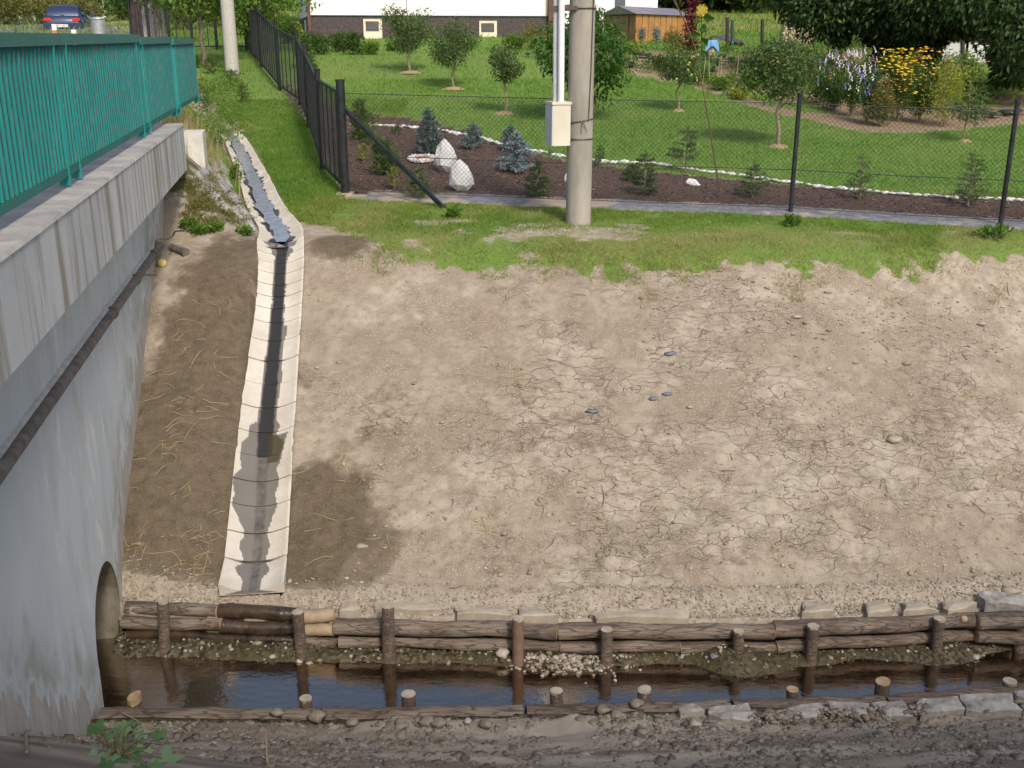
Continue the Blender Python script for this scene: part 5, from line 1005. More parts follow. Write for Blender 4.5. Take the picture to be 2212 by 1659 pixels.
for i, (u, v, w_, h_, l, ls, lb) in enumerate([(1150, 108, 70, 55, 'olive', .06, 'yellowish bush against the stone plinth beside the pole'), (1325, 118, 66, 68, 'hedge', .07, 'dark leafy bush before the shed door'), (1290, 110, 46, 80, 'cherry', .08, 'tall green bush right of the concrete pole'), (1386, 92, 28, 30, 'blue', .05, 'left bluish juniper against the orange shed wall'), (1417, 94, 22, 32, 'blue', .05, 'right bluish juniper against the orange shed wall'), (1455, 110, 60, 40, 'olive', .06, 'yellow green bush at the right end of the shed'), (1372, 116, 40, 26, 'yellow', .05, 'low yellow green shrub under the junipers'), (1500, 175, 60, 30, 'cherry', .08, 'leafy plants around the sunflower foot'), (1620, 190, 60, 30, 'bright', .07, 'lettuce green plants left of the pear tree'), (1560, 195, 60, 26, 'bright', .06, 'low seedlings beside the dry stalks'), (1430, 150, 60, 26, 'hedge', .06, 'green row behind the little apple tree'), (1610, 165, 60, 40, 'hedge', .07, 'dull green plants behind the pear tree'), (1335, 160, 40, 25, 'bright', .06, 'low herbs at the lawn corner'), (1600, 215, 50, 22, 'yellow', .05, 'yellow green lettuces on the bare soil strip')]):
    p = gp(u, v); f = p.length/FPX; bush('garden_bush', lb, 'bush', p, w_/2*f, h_*f, 1500 if w_ > 40 else 900, ls, l, VB)
stk = pm('dry_stalk', (.40, .33, .18), (.55, .47, .28)); 
sf = gp(1508, 185); root = empty('sunflower', sf, 'tall sunflower with one yellow head and drooping heart leaves', 'sunflower'); f = sf.length/FPX; hd = sf+Vector((-.02, 0, 146*f)); mb = MB(); mb.tube([sf, sf+Vector((.05, 0, 70*f)), hd], [.02, .018, .012], 6); mb.build('stem', LM['bright'], root)
mb = MB(); mb.tube([hd+Vector((0, -.03, 0)), hd+Vector((0, -.09, 0))], .11, 18); mb.build('disc', pm('sunflower_disc', (.25, .2, .03), (.4, .34, .06), 30), root); n = 26; a = np.linspace(0, 6.28, n); Pp = np.c_[hd.x+.09*np.cos(a), np.full(n, hd.y-.07), hd.z+.09*np.sin(a)]; Dp = np.c_[np.cos(a), np.full(n, -.2), np.sin(a)]
ylw = pm('yellow_petal', (.50, .34, .01), (.60, .45, .02), 9, .6, 0); o = leafobj('petals', Pp, Dp, .085, .05, ylw, root)
for k in range(15): z = (30+k*8.5)*f; a = k*2.2; P1 = np.array([[sf.x+.02, sf.y, sf.z+z]]); 
Pl = np.array([[sf.x+.03*math.cos(k*2.2), sf.y, sf.z+(20+k*8.2)*f] for k in range(15)]); Dl = np.array([[math.cos(k*2.2), math.sin(k*2.2)-.3, -.35] for k in range(15)]); leafobj('leaves', Pl, Dl, .34, .27, LM['cherry'], root, .3)
am = gp(1487, 170); f = am.length/FPX; root = empty('amaranth', am, 'tall dark red amaranth behind the sunflower', 'amaranth'); mb = MB(); mb.tube([am, am+Vector((.05, 0, 185*f))], [.025, .01], 6); mb.build('stem', LM['red'], root); n = 1300; z = RNG.uniform(.25, 1.05, n); P_ = np.array(am)+np.c_[RNG.normal(size=(n, 2))*.11*(1.3-z[:, None]*.6), z*185*f]; leafobj('foliage', P_, rdir(n, -.2), .09*RNG.uniform(.6, 1.3, n), .05, LM['red'], root)
b0 = G(1555, 414); y1 = b0.y; mb = MB(); mb.tube([b0, PY(1543, 340, y1-.1), PY(1531, 265, y1-.2), PY(1518, 190, y1-.3), PY(1504, 110, y1-.35), PY(1484, 55, y1-.4), PY(1458, 5, y1-.45), PY(1425, -60, y1-.5)], [.014, .012, .010, .009, .008, .009, .012, .014], 6); tag(mb.build('bare_stem', pm('stem_bark', (.10, .055, .045), (.2, .12, .09), 9), None, True, loc=b0), 'thin bare dark stem rising in a curve from the mulch right of the pole', 'stem')
for i, (u, v, h_) in enumerate([(1517, 188, 60), (1532, 192, 66), (1545, 190, 62), (1556, 186, 60), (1590, 180, 50)]): p = gp(u, v); f = p.length/FPX; mb = MB(); mb.tube([p, p+Vector((random.uniform(-.1, .1), 0, h_*f))], [.010, .006], 5); tag(mb.build('dry_stalk', stk, None, loc=p), 'thin dry yellow stalk standing in the vegetable plot', 'stalk', 'dry stalks in the vegetable plot')
def flw(n, c): return pm(n, tuple(.75*q for q in c), c, 12, .7, 0)
fy, fo_, fwh, fpk, fbl, frd = flw('yellow_bloom', (.75, .55, .04)), flw('orange_bloom', (.75, .26, .02)), flw('white_bloom', (.75, .75, .78)), flw('pink_bloom', (.62, .22, .42)), flw('violet_bloom', (.26, .25, .60)), flw('coral_bloom', (.72, .18, .12))
FB = 'flowering plants in the corner flower bed'
fl_ = [(1772, 228, 50, 62, 'hedge', [(8, .026, fwh, .7, 1), (6, .026, fbl, .5, 1), (6, .03, fy, .4, 0)], 'leftmost flower clump with white and violet spikes'), (1800, 240, 54, 55, 'hedge', [(9, .035, fwh, .5, 0), (9, .035, frd, .5, 0), (6, .03, fy, .5, 0)], 'dark green clump dotted with red and white blooms'), (1838, 252, 60, 70, 'hedge', [(12, .022, fwh, .6, 1), (10, .022, fbl, .5, 1), (5, .03, fy, .4, 0)], 'clump of white and blue spikes in the bed centre front'),
       (1868, 268, 56, 80, 'spruce', [(16, .022, fbl, .45, 1), (12, .022, fwh, .45, 1)], 'tall lavender blue spiked clump'), (1815, 205, 60, 60, 'olive', [(22, .026, fwh, .6, 1), (8, .04, frd, .8, 0), (10, .026, fbl, .5, 1)], 'rear clump of white spikes with red blooms'), (1858, 215, 60, 66, 'spruce', [(16, .026, fwh, .5, 1), (10, .04, fpk, .8, 0)], 'rear clump of white and pink blooms'),
       (1905, 274, 56, 66, 'olive', [(12, .035, frd, .5, 0), (10, .03, fo_, .4, 0)], 'low coral flowered clump at the bed front'), (1940, 262, 60, 90, 'hedge', [(60, .055, fy, .5, 0), (12, .05, fo_, .5, 0), (12, .04, fy, .3, 0)], 'front yellow and orange coneflower clump'), (1925, 230, 64, 82, 'hedge', [(60, .055, fy, .6, 0), (10, .05, fo_, .6, 0)], 'left yellow coneflower clump'), (1968, 235, 64, 85, 'pine', [(66, .055, fy, .5, 0), (12, .05, fo_, .5, 0)], 'tallest mass of yellow and orange coneflowers'),
       (1985, 265, 50, 70, 'hedge', [(8, .04, fo_, .6, 0), (5, .04, fy, .5, 0)], 'dark clump between the coneflowers and the yellow shrub'), (2015, 215, 70, 70, 'bright', [(16, .04, fpk, .8, 0)], 'rear pale clump with pink blooms on top'), (1960, 200, 70, 66, 'bright', [(20, .035, fpk, .8, 0)], 'rear cosmos clump with many small pink blooms'), (2040, 274, 92, 100, 'yellow', [(6, .035, fpk, .9, 0)], 'big yellow green shrub at the right of the flower bed'), (2052, 240, 50, 70, 'yellow', [(5, .04, fpk, .9, 0)], 'yellow green shrub behind with single pink blooms'), (1900, 205, 50, 50, 'bright', [(8, .035, frd, .7, 0)], 'small rear clump with coral blooms')]
for u, v, w_, h_, l, fl2, lb in fl_:
    p = gp(u, v); f = p.length/FPX; bush('flowering_plant', lb, 'flowers', p, w_/2*f*1.12, h_*f*1.22, 2400, .055, l, FB, flowers=fl2, ry=w_/2*f, up=.8)
# low mixed growth of the vegetable plots
n = 5200; cx_ = RNG.uniform(3, 16, 260); cy_ = RNG.uniform(27, 39, 260); k = gsample(veg, cx_, cy_) > .5; cx_, cy_ = cx_[k], cy_[k]; i = RNG.integers(0, len(cx_), n*2); x = cx_[i]+RNG.normal(size=n*2)*.16; y = cy_[i]+RNG.normal(size=n*2)*.16; hh2 = RNG.random(n*2)*.30*(.4+RNG.random(len(cx_))[i])
tag(leafobj('garden_greens', np.c_[x, y, zat(x, y)+hh2], rdir(n*2, .5), .085*RNG.uniform(.6, 1.4, n*2), .05, LM['bright']), kind='stuff')
# ---------------- background trees ----------------
def bigtree(u, y, zc_, rx, rz, ncl, nl, ls, leaf, lab, grp='trees and hedges in the background', name='background_tree', tr=.15, clr=None, ry=None, droop=.3):
    p = PY(u, 60, y); p.z = Hf(p.x, p.y); return tree(name, lab, 'tree', p, zc_-p.z+rz*.6, zc_-p.z, rx, rz, ncl, nl, ls, leaf, brown, tr, grp, clr, droop=droop)
# the walnut tree at the top right
wp = PY(1935, 170, 30.5); wp.z = Hf(wp.x, wp.y); root = empty('walnut_tree', wp, 'huge dark leaved walnut tree whose crown hangs over the flower bed', 'walnut tree')
cl = [(1770, 25, 30, .9), (1800, -10, 30, 1.1), (1795, 55, 30, .45), (1840, 5, 31, .8), (1880, -20, 30, 1.3), (1920, 30, 29.5, 1.0), (1950, 65, 29.5, .6), (1925, 100, 30, .45), (1890, 70, 30, .35), (1868, 48, 30, .35), (1815, 82, 30, .25), (2165, 120, 28.5, .3), (2020, 82, 29, .3), (1965, 125, 30, .7), (1985, 40, 28.5, .7), (2010, -5, 28, 1.0), (1990, 105, 29.5, .55), (2040, 15, 28, .6), (2060, -30, 28, 1.1), (2095, 15, 28, .85), (2120, -25, 27, 1.1), (2185, 55, 28, .65), (2195, 105, 28, .7), (2200, 40, 27, 1.2), (2215, 130, 28, .8), (2190, 165, 29.5, .6), (2240, 80, 27, 1.2), (2150, 30, 29, .6), (1905, 150, 31, .5), (1960, -60, 30, 2), (2080, -70, 29, 2), (2190, -70, 29, 2.2), (1850, -60, 31, 1.8), (1760, -30, 31, 1.2), (2230, 180, 29.8, .6), (1945, 160, 31, .5), (2055, 52, 30, .35), (1730, 0, 31, .8)]
P = []; D = []; mb = MB(); wt = Vector((wp.x, wp.y, wp.z+3.2)); mb.tube([wp-Vector((0, 0, .1)), wp+Vector((.05, 0, 1.2)), wt, wt+Vector((.3, 0, 2.5))], [.30, .25, .22, .1], 12)
for u, v, y, r in cl:
    c = PY(u, v, y); n = int(720*r*r+260); d = rdir(n); P.append(np.array(c)+d*r*RNG.uniform(.2, 1, (n, 1))**.4*np.array([1, 1, .85])); D.append(d*.6+rdir(n)*.5+np.array([0, 0, -.5])); mb.tube([wt.lerp(wp, .35*random.random()), wt.lerp(c, .5)+Vector((0, 0, .5)), c], [.1, .06, .02], 6, cap=False)
mb.build('trunk', brown, root, True); P = np.concatenate(P); D = np.concatenate(D); leafobj('crown', P, D, .15*RNG.uniform(.6, 1.4, len(P)), .08, LM['dark'], root, .2)
bigtree(2085, 38, 2.0, 3.6, 2.6, 26, 5000, .3, 'dark', 'dark tree mass behind the greenhouse'); bigtree(1975, 39, .9, 1.6, 1.4, 12, 2200, .22, 'hedge', 'dark bush behind the coneflowers', tr=.06)
bigtree(2190, 36, 1.4, 2.2, 2.2, 16, 3000, .25, 'dark', 'dark tree at the right picture edge behind the greenhouse')
for i, (u, y, zc_, rx, rz, l) in enumerate([(1470, 63, 3.5, 2.6, 2.0, 'dark'), (1550, 64, 3.7, 2.8, 2.0, 'dark'), (1630, 62, 3.6, 2.6, 1.9, 'hedge'), (1710, 63, 3.7, 2.8, 2.1, 'dark'), (1790, 65, 4.0, 3.2, 2.3, 'dark'), (1900, 84, 7, 6, 3.8, 'dark'), (2000, 84, 7, 6, 4, 'dark'), (2110, 85, 7, 6, 4, 'hedge'), (2230, 85, 7, 6, 4, 'dark'), (1340, 80, 5.6, 5, 3.2, 'dark')]):
    bigtree(u, y, zc_, rx, rz, 22, 3400, .5, l, ['dark tree at the meadow edge above the shed', 'dark tree at the meadow edge right of the sunflower', 'mid green tree at the meadow edge above the black post', 'dark tree at the meadow edge above the firewood stack', 'dark tree left of the walnut crown at the meadow edge', 'tree behind the walnut crown on its left', 'tree behind the walnut crown centre', 'greener tree behind the walnut crown on its right', 'tree behind the walnut crown at the picture edge', 'tree behind the annex of the white house'][i])
# upper left
bigtree(578, 37, 1.6, 1.9, 1.7, 26, 6500, .13, 'bright', 'bright green willow like shrub at the left corner of the house', name='willow', tr=.07, droop=.5)
bigtree(433, 33, 1.35, 1.6, .6, 16, 2600, .17, 'bright', 'light green tree with low branches above the railing end', name='garden_tree', tr=.07, droop=.4)
bigtree(340, 41, 1.9, 2.3, .7, 16, 2400, .2, 'hedge', 'tree crown over the black fence left of the pale pole', tr=.08)
bigtree(210, 60, 3.3, 4, 1.6, 18, 3200, .28, 'hedge', 'tree crown above the parked car'); bigtree(60, 60, 3.0, 4, 1.5, 18, 3200, .28, 'bright', 'green tree crown at the top left corner'); bigtree(-60, 60, 4, 4, 2.6, 18, 3000, .28, 'hedge', 'tree at the far left picture edge')
for i, (u, y, w_, h_, l) in enumerate([(30, 54, 90, 58, 'olive'), (110, 55, 90, 52, 'olive'), (190, 55, 80, 50, 'olive'), (262, 56, 70, 62, 'hedge'), (330, 47, 70, 60, 'hedge'), (395, 50, 90, 70, 'olive'), (470, 52, 90, 80, 'olive'), (545, 50, 80, 70, 'hedge'), (640, 42.8, 40, 30, 'yellow')]):
    p = PY(u, 72, y); p.z = Hf(p.x, p.y); f = p.length/FPX; bush('hedge_bush', ['dull yellow green hedge at the far left behind the pale fence posts', 'olive hedge right behind the parked car', 'olive hedge between the car and the metal bin', 'green hedge behind the brown gate posts', 'flowering green bush behind the black fence', 'olive bush far behind the light green tree', 'tall olive bush left of the pale pole', 'dark bush right behind the pale pole', 'yellow leaved shrub at the foot of the downpipe'][i], 'hedge', p, w_/2*f, h_*f, 2200, .14, l, 'hedges behind the road', ncl=22)
hg = [(660, 150, 46, 60), (690, 118, 70, 42), (735, 112, 60, 34), (765, 118, 46, 40), (668, 190, 36, 60), (625, 95, 60, 50), (800, 118, 40, 22), (860, 110, 60, 18), (1000, 105, 80, 14), (1110, 105, 50, 26)]
for i, (u, v, w_, h_) in enumerate(hg): p = gp(u, v); f = p.length/FPX; bush('currant_bush', ['currant bush against the stepped black fence', 'spreading currant bush below the house corner', 'currant bush under the left plinth', 'leafy bush left of the basement window', 'lowest currant bush by the fence', 'bush between the willow and the fence', 'low plants left of the tall fruit tree', 'low plants between both basement windows', 'short herbs below the right basement window', 'herbs right of the right basement window'][i], 'bush', p, w_/2*f, h_*f, 1500, .08, 'hedge' if i < 6 else 'bright', 'bushes along the fence and the house', ncl=16)
for i, (u, v, h_) in enumerate([(456, 160, 30), (501, 182, 26), (528, 222, 34), (420, 148, 24)]): p = gp(u, v); f = p.length/FPX; conifer(['tiny pine left of the pale pole', 'tiny dark pine at the foot of the pale pole', 'tiny spruce on the verge below the pale pole', 'tiny conifer next to the railing end'][i], p, h_*f, 15*f, 'pine', dens=2.5, n=9, ls=.07, name='young_pine', grp='tiny pines on the grass verge', shape=.5, lift=.8)
for i, (u, v, w_, h_, l) in enumerate([(448, 262, 50, 60, 'hedge'), (470, 318, 46, 50, 'bright'), (458, 215, 40, 34, 'bright'), (512, 398, 34, 44, 'bright'), (430, 505, 60, 15, 'bright'), (466, 500, 46, 15, 'bright'), (405, 492, 40, 15, 'bright'), (530, 508, 34, 15, 'bright'), (430, 195, 40, 30, 'yellow')]):
    p = gp(u, v); f = p.length/FPX; bush('weed', ['dark leafy bush behind the white end block', 'nettles between the end block and the channel', 'weeds by the last railing post', 'grassy tuft hanging over the channel edge', 'low leafy weed on the mossy foot of the bank', 'leafy weed right of the moss', 'leafy weed beside the bridge wall end', 'tuft at the bend of the channel', 'yellowish weeds right of the railing end'][i], 'weed', p, w_/2*f, h_*f, 420, .05, l, 'weeds around the bridge end', ncl=12, up=.6)
n = 260; pu, pv = RNG.uniform(395, 545, n), RNG.uniform(385, 512, n); c = np.array([tuple(G(a, b)) for a, b in zip(pu, pv) if 500-(a-395)*.1 > b > 330+(a-395)*.85]); i = RNG.integers(0, len(c), 5200); mo = c[i]+RNG.normal(size=(5200, 3))*np.array([.05, .05, .012]); mo[:, 2] += .02
tag(leafobj('moss', mo, rdir(5200, .6), .028, .016, LM['olive']), kind='stuff')
n = 2600; c = np.array([tuple(G(a, b)) for a, b in zip(RNG.uniform(420, 520, 90), RNG.uniform(170, 330, 90))]); i = RNG.integers(0, 90, n); mo = c[i]+RNG.normal(size=(n, 3))*np.array([.14, .14, .02]); mo[:, 2] += .04+.28*RNG.random(n)
tag(leafobj('roadside_weeds', mo, rdir(n, .8), .075, .03, LM['bright']), kind='stuff')
# paved wing beside the bridge
b2 = Vector((-4.74, 16.15, -1.75)); mb = MB(); mb.box(b2, (.34, .55, .85), .2); tag(mb.build('end_block', pm('whitewashed', (.50, .48, .44), (.66, .64, .60), 5, .9, .4), None, loc=b2), 'whitewashed concrete block closing the bridge edge', 'concrete block')
wp2 = lambda L: [(377+x*.2083, 251.4+y*.2083) for x, y in L]
PSL = pm('grey_paving', (.26, .26, .255), (.42, .41, .39), 5, .9, .6, 26, .01)
def slabG(poly, th, mat, label, grp):
    P_ = [G(u, v) for u, v in poly]; c = sum(P_, Vector())/len(P_); nn_ = (P_[1]-P_[0]).cross(P_[2]-P_[0]); nn_.normalize(); nn_ = nn_ if nn_.z > 0 else -nn_; out = []
    for i, p in enumerate(P_):
        q = P_[(i+1) % len(P_)]
        for k in range(3): out.append(p.lerp(q, k/3)+Vector((random.uniform(-.01, .01), random.uniform(-.01, .01), 0)))
    n = len(out); mb = MB(); mb.add([c+nn_*(th+.01)]+[c.lerp(p, .85)+nn_*th for p in out]+[p+nn_*th*.6 for p in out]+[p-nn_*.05 for p in out], [(0, 1+i, 1+(i+1) % n) for i in range(n)]+[(1+i, 1+n+i, 1+n+(i+1) % n, 1+(i+1) % n) for i in range(n)]+[(1+n+i, 1+2*n+i, 1+2*n+(i+1) % n, 1+n+(i+1) % n) for i in range(n)])
    tag(mb.build('paving_slab', mat, None, loc=c), label, 'paving slab', grp)
WL = [[(225, 590), (290, 520), (355, 600), (310, 720)], [(330, 790), (380, 730), (480, 830), (430, 890)], [(450, 910), (490, 880), (580, 960), (540, 990)], [(400, 620), (450, 600), (580, 780), (520, 800)], [(560, 960), (610, 930), (740, 1060), (700, 1090)], [(420, 470), (460, 450), (570, 590), (530, 620)], [(340, 440), (390, 440), (480, 580), (430, 590)], [(550, 800), (600, 790), (700, 920), (640, 910)], [(640, 930), (690, 920), (800, 1070), (760, 1070)], [(480, 600), (530, 640), (600, 760), (560, 740)], [(260, 440), (320, 450), (390, 600), (330, 560)], [(720, 1090), (770, 1080), (830, 1190), (800, 1180)], [(130, 340), (190, 330), (240, 430), (180, 420)]]
wlab = ['pale lit slab below the white end block', 'large dark slab in the middle of the paved wing', 'slab just below the large dark one', 'long slab above the large dark one', 'lowest long slab near the channel bend', 'upper slab among the weeds', 'slab right under the white end block', 'thin slab on the upper wing edge', 'thin slab on the lower wing edge', 'narrow slab under the grassy tuft', 'rough slab beside the pale lit one', 'slab end touching the channel', 'slab beside the beam end']
for L_, lb in zip(WL, wlab): slabG(wp2(L_), .035, PSL, lb, 'paving slabs on the bank beside the bridge')
# ---------------- road side at the upper left ----------------
pg = pm('pale_green_post', (.36, .45, .38), (.46, .55, .47), 6, .7); ff = [(16, 58), (46, 62), (76, 62), (106, 62), (136, 62), (166, 66), (180, 66), (205, 66)]
pf = empty('paling_fence', PY(16, 58, 57), 'pale green wire fence with leaning concrete posts behind the parked car', 'fence'); pr = None
for u, v in ff:
    p = PY(u, v, 57); p.z = Hf(p.x, p.y); q = PY(u-7, 5, 57); mb = MB(); mb.tube([p, q], .07, 8); mb.build('post', pg, pf, True)
    if pr:
        mb = MB(); mb.tube([pr[1]-Vector((0, 0, .12)), q-Vector((0, 0, .12))], .02, 5); meshpanel(mb, pr[0], p, .1, (q.z-p.z)*.9, .2, .006); mb.build('wire_mesh', pg, pf)
    pr = (p, q)
gpst = pm('rusty_gate', (.07, .045, .045), (.13, .09, .085), 6, .7); 
for i, (u, w_, lb) in enumerate([(285, 4, 'narrow dark gate post left of the brown one'), (297, 13, 'wide brown steel gate post'), (306, 3, 'thin edge post right of the brown gate post')]): p = PY(u, 75, 40); p.z = Hf(p.x, p.y); k = 40/2200; mb = MB(); mb.box((p.x, p.y, p.z+1.5), (w_*k, w_*k*.8, 3.2)); tag(mb.build('gate_post', gpst, None, loc=p), lb, 'gate post')
bp2 = PY(331, 75, 42); bp2.z = Hf(bp2.x, bp2.y); brk = NT('white_brick'); bt = brk.n('ShaderNodeTexBrick'); brk.put(bt.inputs['Vector'], brk.mapn(brk.co, (1, 1, 1), (math.pi/2, 0, 0))); bt.inputs['Scale'].default_value = 3; bt.inputs['Color1'].default_value = (.62, .60, .60, 1); bt.inputs['Color2'].default_value = (.5, .47, .48, 1); bt.inputs['Mortar'].default_value = (.25, .2, .22, 1); brk.base(bt.outputs[0])
mb = MB(); mb.box((bp2.x, bp2.y, bp2.z+.65), (.85, .3, 1.6)); tag(mb.build('brick_pillar', brk.m, None, loc=bp2), 'white brick wall piece behind the black fence', 'wall')
bp3 = PY(315, 75, 41); bp3.z = Hf(bp3.x, bp3.y); mb = MB(); mb.box((bp3.x, bp3.y, bp3.z+.6), (.10, .1, 1.45)); tag(mb.build('brick_post', brk.m, None, loc=bp3), 'narrow white tiled post beside the brown gate post', 'post')
galv = NT('galvanised'); galv.base(galv.mix(galv.ramp(galv.noise(6, 4), [(.4, 0), (.7, 1)]), (.38, .40, .42), (.52, .54, .56))); galv.rough(.45); galv.metal(.5)
tb = PY(216, 80, 37); tb.z = Hf(tb.x, tb.y); bn = empty('trash_can', tb, 'ribbed galvanised metal dustbin with a lid by the gate post', 'dustbin'); ht = PY(216, 40, 37).z-tb.z
mb = MB(); n = 24; mb.tube([tb+Vector((0, 0, z)) for z in np.linspace(0, ht, 8)], [.215+.01*(i % 2)+.03*i/8 for i in range(8)], n); mb.build('body', galv.m, bn, True); mb = MB(); mb.tube([tb+Vector((0, 0, ht-.01)), tb+Vector((0, 0, ht+.025)), tb+Vector((0, 0, ht+.03)), tb+Vector((0, 0, ht+.06))], [.275, .27, .2, .05], n); mb.build('lid', galv.m, bn, True)
mb = MB(); mb.tube([tb+Vector((-.28, -.05, ht)), tb+Vector((-.30, -.1, ht+.06)), tb+Vector((-.2, -.15, ht+.05))], .012, 5); mb.build('handle', galv.m, bn); mb = MB(); mb.tube([tb+Vector((.28, -.05, ht)), tb+Vector((.30, -.1, ht+.06)), tb+Vector((.2, -.15, ht+.03))], .012, 5); mb.build('handle', galv.m, bn); mb = MB(); mb.tube([tb+Vector((-.08, -.25, ht*.45)), tb+Vector((0, -.29, ht*.43)), tb+Vector((.08, -.25, ht*.45))], .012, 5); mb.build('handle', galv.m, bn)
wpl = pm('white_marker', (.75, .75, .75), (.82, .82, .82)); orb = pm('orange_band', (.5, .17, .06), (.6, .2, .08))
for i, (u, vt) in enumerate([(120, 52), (161, 64)]):
    mk = PY(u, 80, 30); q = PY(u, vt, 30); mk.z = Hf(mk.x, mk.y); r_ = empty('road_marker', mk, ['taller white roadside marker with an orange band before the car', 'shorter white roadside marker below the rear bumper'][i], 'road marker'); mb = MB(); mb.box((mk.x, mk.y, (mk.z+q.z)/2), (.115, .06, q.z-mk.z)); mb.build('post', wpl, r_)
    mb = MB(); z0 = PY(u, 68, 30).z if i == 0 else PY(u, 78, 30).z; mb.box((mk.x, mk.y, z0), (.12, .066, .07)); mb.build('band', orb, r_)
# parked car: lofted hatchback seen from behind
cp = PY(138, 81, 50); zcar = cp.z; dirc = Vector((-.20, .98, 0)).normalized(); car = empty('parked_car', Vector((cp.x, cp.y, zcar)), 'dark blue three door hatchback parked on the road beyond the bridge', 'car', rz=math.atan2(dirc.y, dirc.x)-math.pi/2)
def cmesh(name, V, F, mat, par=None, smooth=False):
    o = npmesh(name, np.array(V, float), F, mat, smooth=smooth, parent=par or car); return o
cpaint = NT('blue_car_paint'); cpaint.base((.035, .055, .115)); cpaint.rough(.25); cpaint.metal(.4); cpaint.p.inputs['Coat Weight'].default_value = .6
cgl = NT('car_glass'); cgl.base((.03, .035, .07)); cgl.rough(.06); tyre = pm('tyre', (.015, .015, .015), (.03, .03, .03)); rim = pm('alloy', (.45, .46, .5), (.6, .6, .64), 5, .35, 0, metal=.6); tl = pm('tail_lamp', (.45, .02, .02), (.6, .06, .05), 9, .25, 0); plt = pm('number_plate', (.75, .75, .74), (.8, .8, .8)); blkp = pm('black_plastic', (.012, .012, .014), (.03, .03, .03))
# stations along the length (y local, 0 = rear bumper), half widths / heights
st_y = [0, .06, .25, .7, 1.3, 2.2, 3.0, 3.5, 3.85, 3.95]; beltz = [.62, .88, .93, .95, .94, .92, .88, .82, .70, .5]; hw = [.70, .79, .83, .84, .84, .84, .84, .82, .74, .62]; bot = [.30, .24, .2, .18, .18, .18, .18, .2, .24, .3]
V = []; 
for y, b, w_, z0 in zip(st_y, beltz, hw, bot): V += [(-w_*.86, y, z0), (-w_*.98, y, z0+.12), (-w_, y, (z0+b)/2+.05), (-w_*.95, y, b-.06), (-w_*.80, y, b), (0, y, b+.015), (w_*.80, y, b), (w_*.95, y, b-.06), (w_, y, (z0+b)/2+.05), (w_*.98, y, z0+.12), (w_*.86, y, z0)]
k = 11; F = [(i*k+j, i*k+j+1, (i+1)*k+j+1, (i+1)*k+j) for i in range(9) for j in range(k-1)]+[(i*k+k-1, i*k, (i+1)*k, (i+1)*k+k-1) for i in range(9)]+[tuple(range(k))[::-1], tuple(9*k+j for j in range(k))]
cmesh('body', V, F, cpaint.m, smooth=True)
cab = [(.22, .95, .73), (.55, 1.30, .60), (.85, 1.385, .56), (1.6, 1.40, .56), (2.1, 1.33, .57), (2.85, .93, .70)]; V = []
for y, z, w_ in cab: V += [(-w_-.04, y, .90), (-w_, y, z-.02), (-w_*.85, y, z), (0, y, z+.02), (w_*.85, y, z), (w_, y, z-.02), (w_+.04, y, .90)]
for i in range(len(cab)): 
    for j in (0, 6): V[i*7+j] = (math.copysign(.76, V[i*7+j][0]), V[i*7+j][1], .90)
F = [(i*7+j, i*7+j+1, (i+1)*7+j+1, (i+1)*7+j) for i in range(5) for j in range(6)]+[(0, 6, 5, 4, 3, 2, 1), tuple(35+j for j in range(7))]; cmesh('cabin', V, F, cpaint.m, smooth=True)
cmesh('rear_window', [(-.66, .245, .955), (.66, .245, .955), (.54, .535, 1.275), (-.54, .535, 1.275)], [(0, 1, 2, 3)], cgl.m); 
for s in (-1, 1): cmesh('side_window', [(s*.765, .62, .95), (s*.765, 2.5, .95), (s*.60, 2.0, 1.30), (s*.60, .85, 1.33)], [(0, 1, 2, 3)], cgl.m)
def cbox(name, c, s_, mat, par=None): mb = MB(); mb.box(c, s_); return cmesh(name, mb.V, mb.F, mat, par)
cbox('bumper', (0, .0, .46), (1.58, .16, .30), cpaint.m); cbox('lower_valance', (0, .02, .27), (1.3, .1, .12), blkp); pp_ = cbox('number_plate', (.0, -.088, .50), (.50, .012, .12), plt)
tx = bpy.data.curves.new('plate_text', 'FONT'); tx.body = '2M1 163-23'; tx.size = .095; tx.align_x = 'CENTER'; tx.align_y = 'CENTER'; tx.extrude = .001
to = bpy.data.objects.new('plate_text', tx); COL.objects.link(to); dgm = bpy.data.meshes.new_from_object(to); bpy.data.objects.remove(to); dgm.materials.clear(); dgm.materials.append(blkp); to = bpy.data.objects.new('plate_characters', dgm); COL.objects.link(to); to.parent = pp_; to.location = (0, -.0965, .50); to.rotation_euler = (math.pi/2, 0, 0)
for s in (-1, 1): cbox('tail_light', (s*.60, .035, .76), (.32, .10, .13), tl); w_ = MB().tube([(s*.66, .72, .30), (s*.83, .72, .30)], .30, 20); cmesh('wheel', w_.V, w_.F, tyre); w_ = MB().tube([(s*.8, .72, .30), (s*.838, .72, .30)], .19, 16); cmesh('rim', w_.V, w_.F, rim); w_ = MB().tube([(s*.66, 3.2, .30), (s*.83, 3.2, .30)], .30, 20); cmesh('wheel', w_.V, w_.F, tyre); w_ = MB().tube([(s*.8, 3.2, .30), (s*.838, 3.2, .30)], .19, 16); cmesh('rim', w_.V, w_.F, rim); cbox('mirror', (s*.95, 2.35, .98), (.2, .1, .13), cpaint.m)
cbox('badge', (.35, .05, .72), (.08, .06, .03), rim); w_ = MB().beam((-.1, .22, .93), (.45, .25, .97), .02, .02); cmesh('wiper', w_.V, w_.F, blkp)
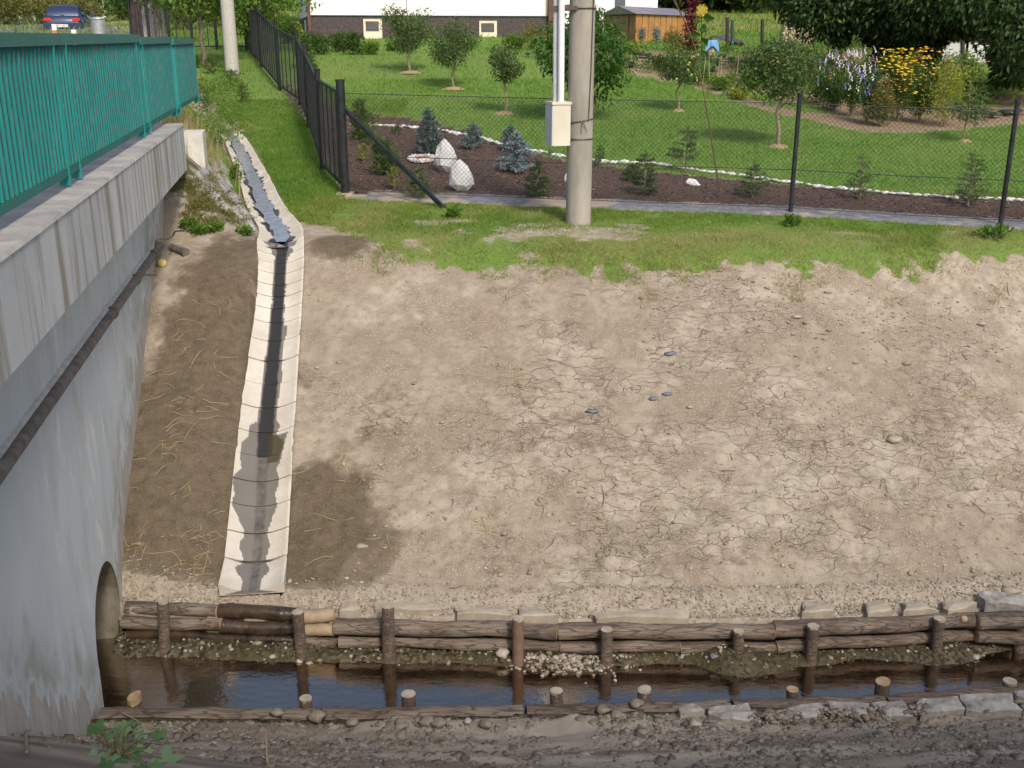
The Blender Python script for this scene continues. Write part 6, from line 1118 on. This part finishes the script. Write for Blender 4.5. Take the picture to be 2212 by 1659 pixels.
# ---------------- sapling on the near bank ----------------
mp = leafmat('maple_leaf', (.07, .16, .06), (.17, .30, .13), .35, .5, (.28, .42, .26)); sbp = G(250, 1640); root = empty('maple_sapling', sbp, 'young maple sapling with broad pale leaves on the near bank', 'sapling')
mb = MB(); tips = []; V = []; F = []; rn = []
def mleaf(c, d, nrm_, s_):
    s1 = d.cross(nrm_).normalized(); b = len(V); ang = [-150, -115, -78, -55, -38, -18, 0, 18, 38, 55, 78, 115, 150]; rad_ = [.35, .62, .45, .95, .55, .62, 1.05, .62, .55, .95, .45, .62, .35]; V.append(c); r0 = random.random(); rn.append(r0)
    for a, r_ in zip(ang, rad_): an = math.radians(a); V.append(c+(d*math.cos(an)+s1*math.sin(an))*r_*s_-nrm_*(.12*r_*s_)); rn.append(r0)
    for i in range(12): F.append((b, b+1+i, b+2+i))
for i, (u, v, y, s_) in enumerate([(205, 1570, .08, 30), (260, 1568, .1, 28), (290, 1600, .12, 26), (350, 1640, .2, 42), (330, 1605, .25, 30), (280, 1630, .3, 32), (240, 1610, .2, 28), (310, 1580, .15, 26), (250, 1590, .3, 26), (210, 1630, .1, 26), (230, 1650, .2, 26), (300, 1655, .1, 30), (365, 1610, .1, 28), (270, 1570, .25, 24), (325, 1660, .2, 34), (220, 1595, .15, 24), (195, 1600, .2, 20), (345, 1580, .2, 22), (262, 1640, .15, 30), (288, 1560, .1, 20), (310, 1622, .3, 28), (240, 1632, .3, 26)]):
    p = G(u, v); p = p*(1-y/p.length*.9); f = p.length/FPX; d = Vector((random.uniform(-.6, .8), random.uniform(-.9, -.2), random.uniform(-.6, .2))).normalized(); nn_ = Vector((random.uniform(-.3, .3), -.45, .85)); nn_ = (nn_-d*nn_.dot(d)).normalized(); mleaf(p, d, nn_, s_*f*1.15); mb.tube([sbp, sbp.lerp(p, .5)+Vector((0, 0, .06)), p], [.005, .004, .002], 4, cap=False)
mb.build('stems', pm('green_stem', (.14, .12, .05), (.22, .2, .08)), root); npmesh('leaves', np.array([tuple(q) for q in V])-np.array(sbp), F, mp, {'rnd': rn}, parent=root)
vine = [(60, 1640), (58, 1600), (75, 1570), (110, 1548), (170, 1543), (225, 1540), (270, 1552), (305, 1570)]; mb = MB(); mb.tube([G(u, v)+Vector((0, 0, .04)) for u, v in vine], [.008, .008, .009, .012, .014, .009, .006, .004], 6); mb.tube([G(u, v)+Vector((0, 0, .03)) for u, v in [(75, 1570), (95, 1595), (90, 1615), (110, 1625)]], .005, 5); g0 = G(60, 1640)
tag(mb.build('root', pm('bare_root', (.22, .17, .12), (.34, .28, .2), 9), None, True, loc=g0), 'bare curved root lying on the mud at the lower left', 'root')
mb = MB(); p = G(578, 1655); mb.tube([p, p+Vector((0, .02, .24))], [.006, .003], 5); tag(mb.build('dry_stalk', stk, None, loc=p), 'short dry stalk sticking up from the near mud', 'stalk')

# unseen trees added behind the camera to cast shade on the near bank
for i, (x, y, r) in enumerate([(1.8, -5, 2.6), (5.6, -4.5, 2.8), (9.5, -4.5, 3.0), (13.5, -5, 3.2)]):
    p = Vector((x, y, Hf(x, y))); tree('alder', ['alder behind the bridge side of the near bank', 'alder behind the viewpoint', 'alder behind the right side of the near bank', 'alder at the far right behind the near bank'][i], 'tree', p, 8.4, 5.6, r, 3.4, 20, 2200, .45, 'hedge', brown, .16, 'trees along the near bank', 1.3, droop=.3)
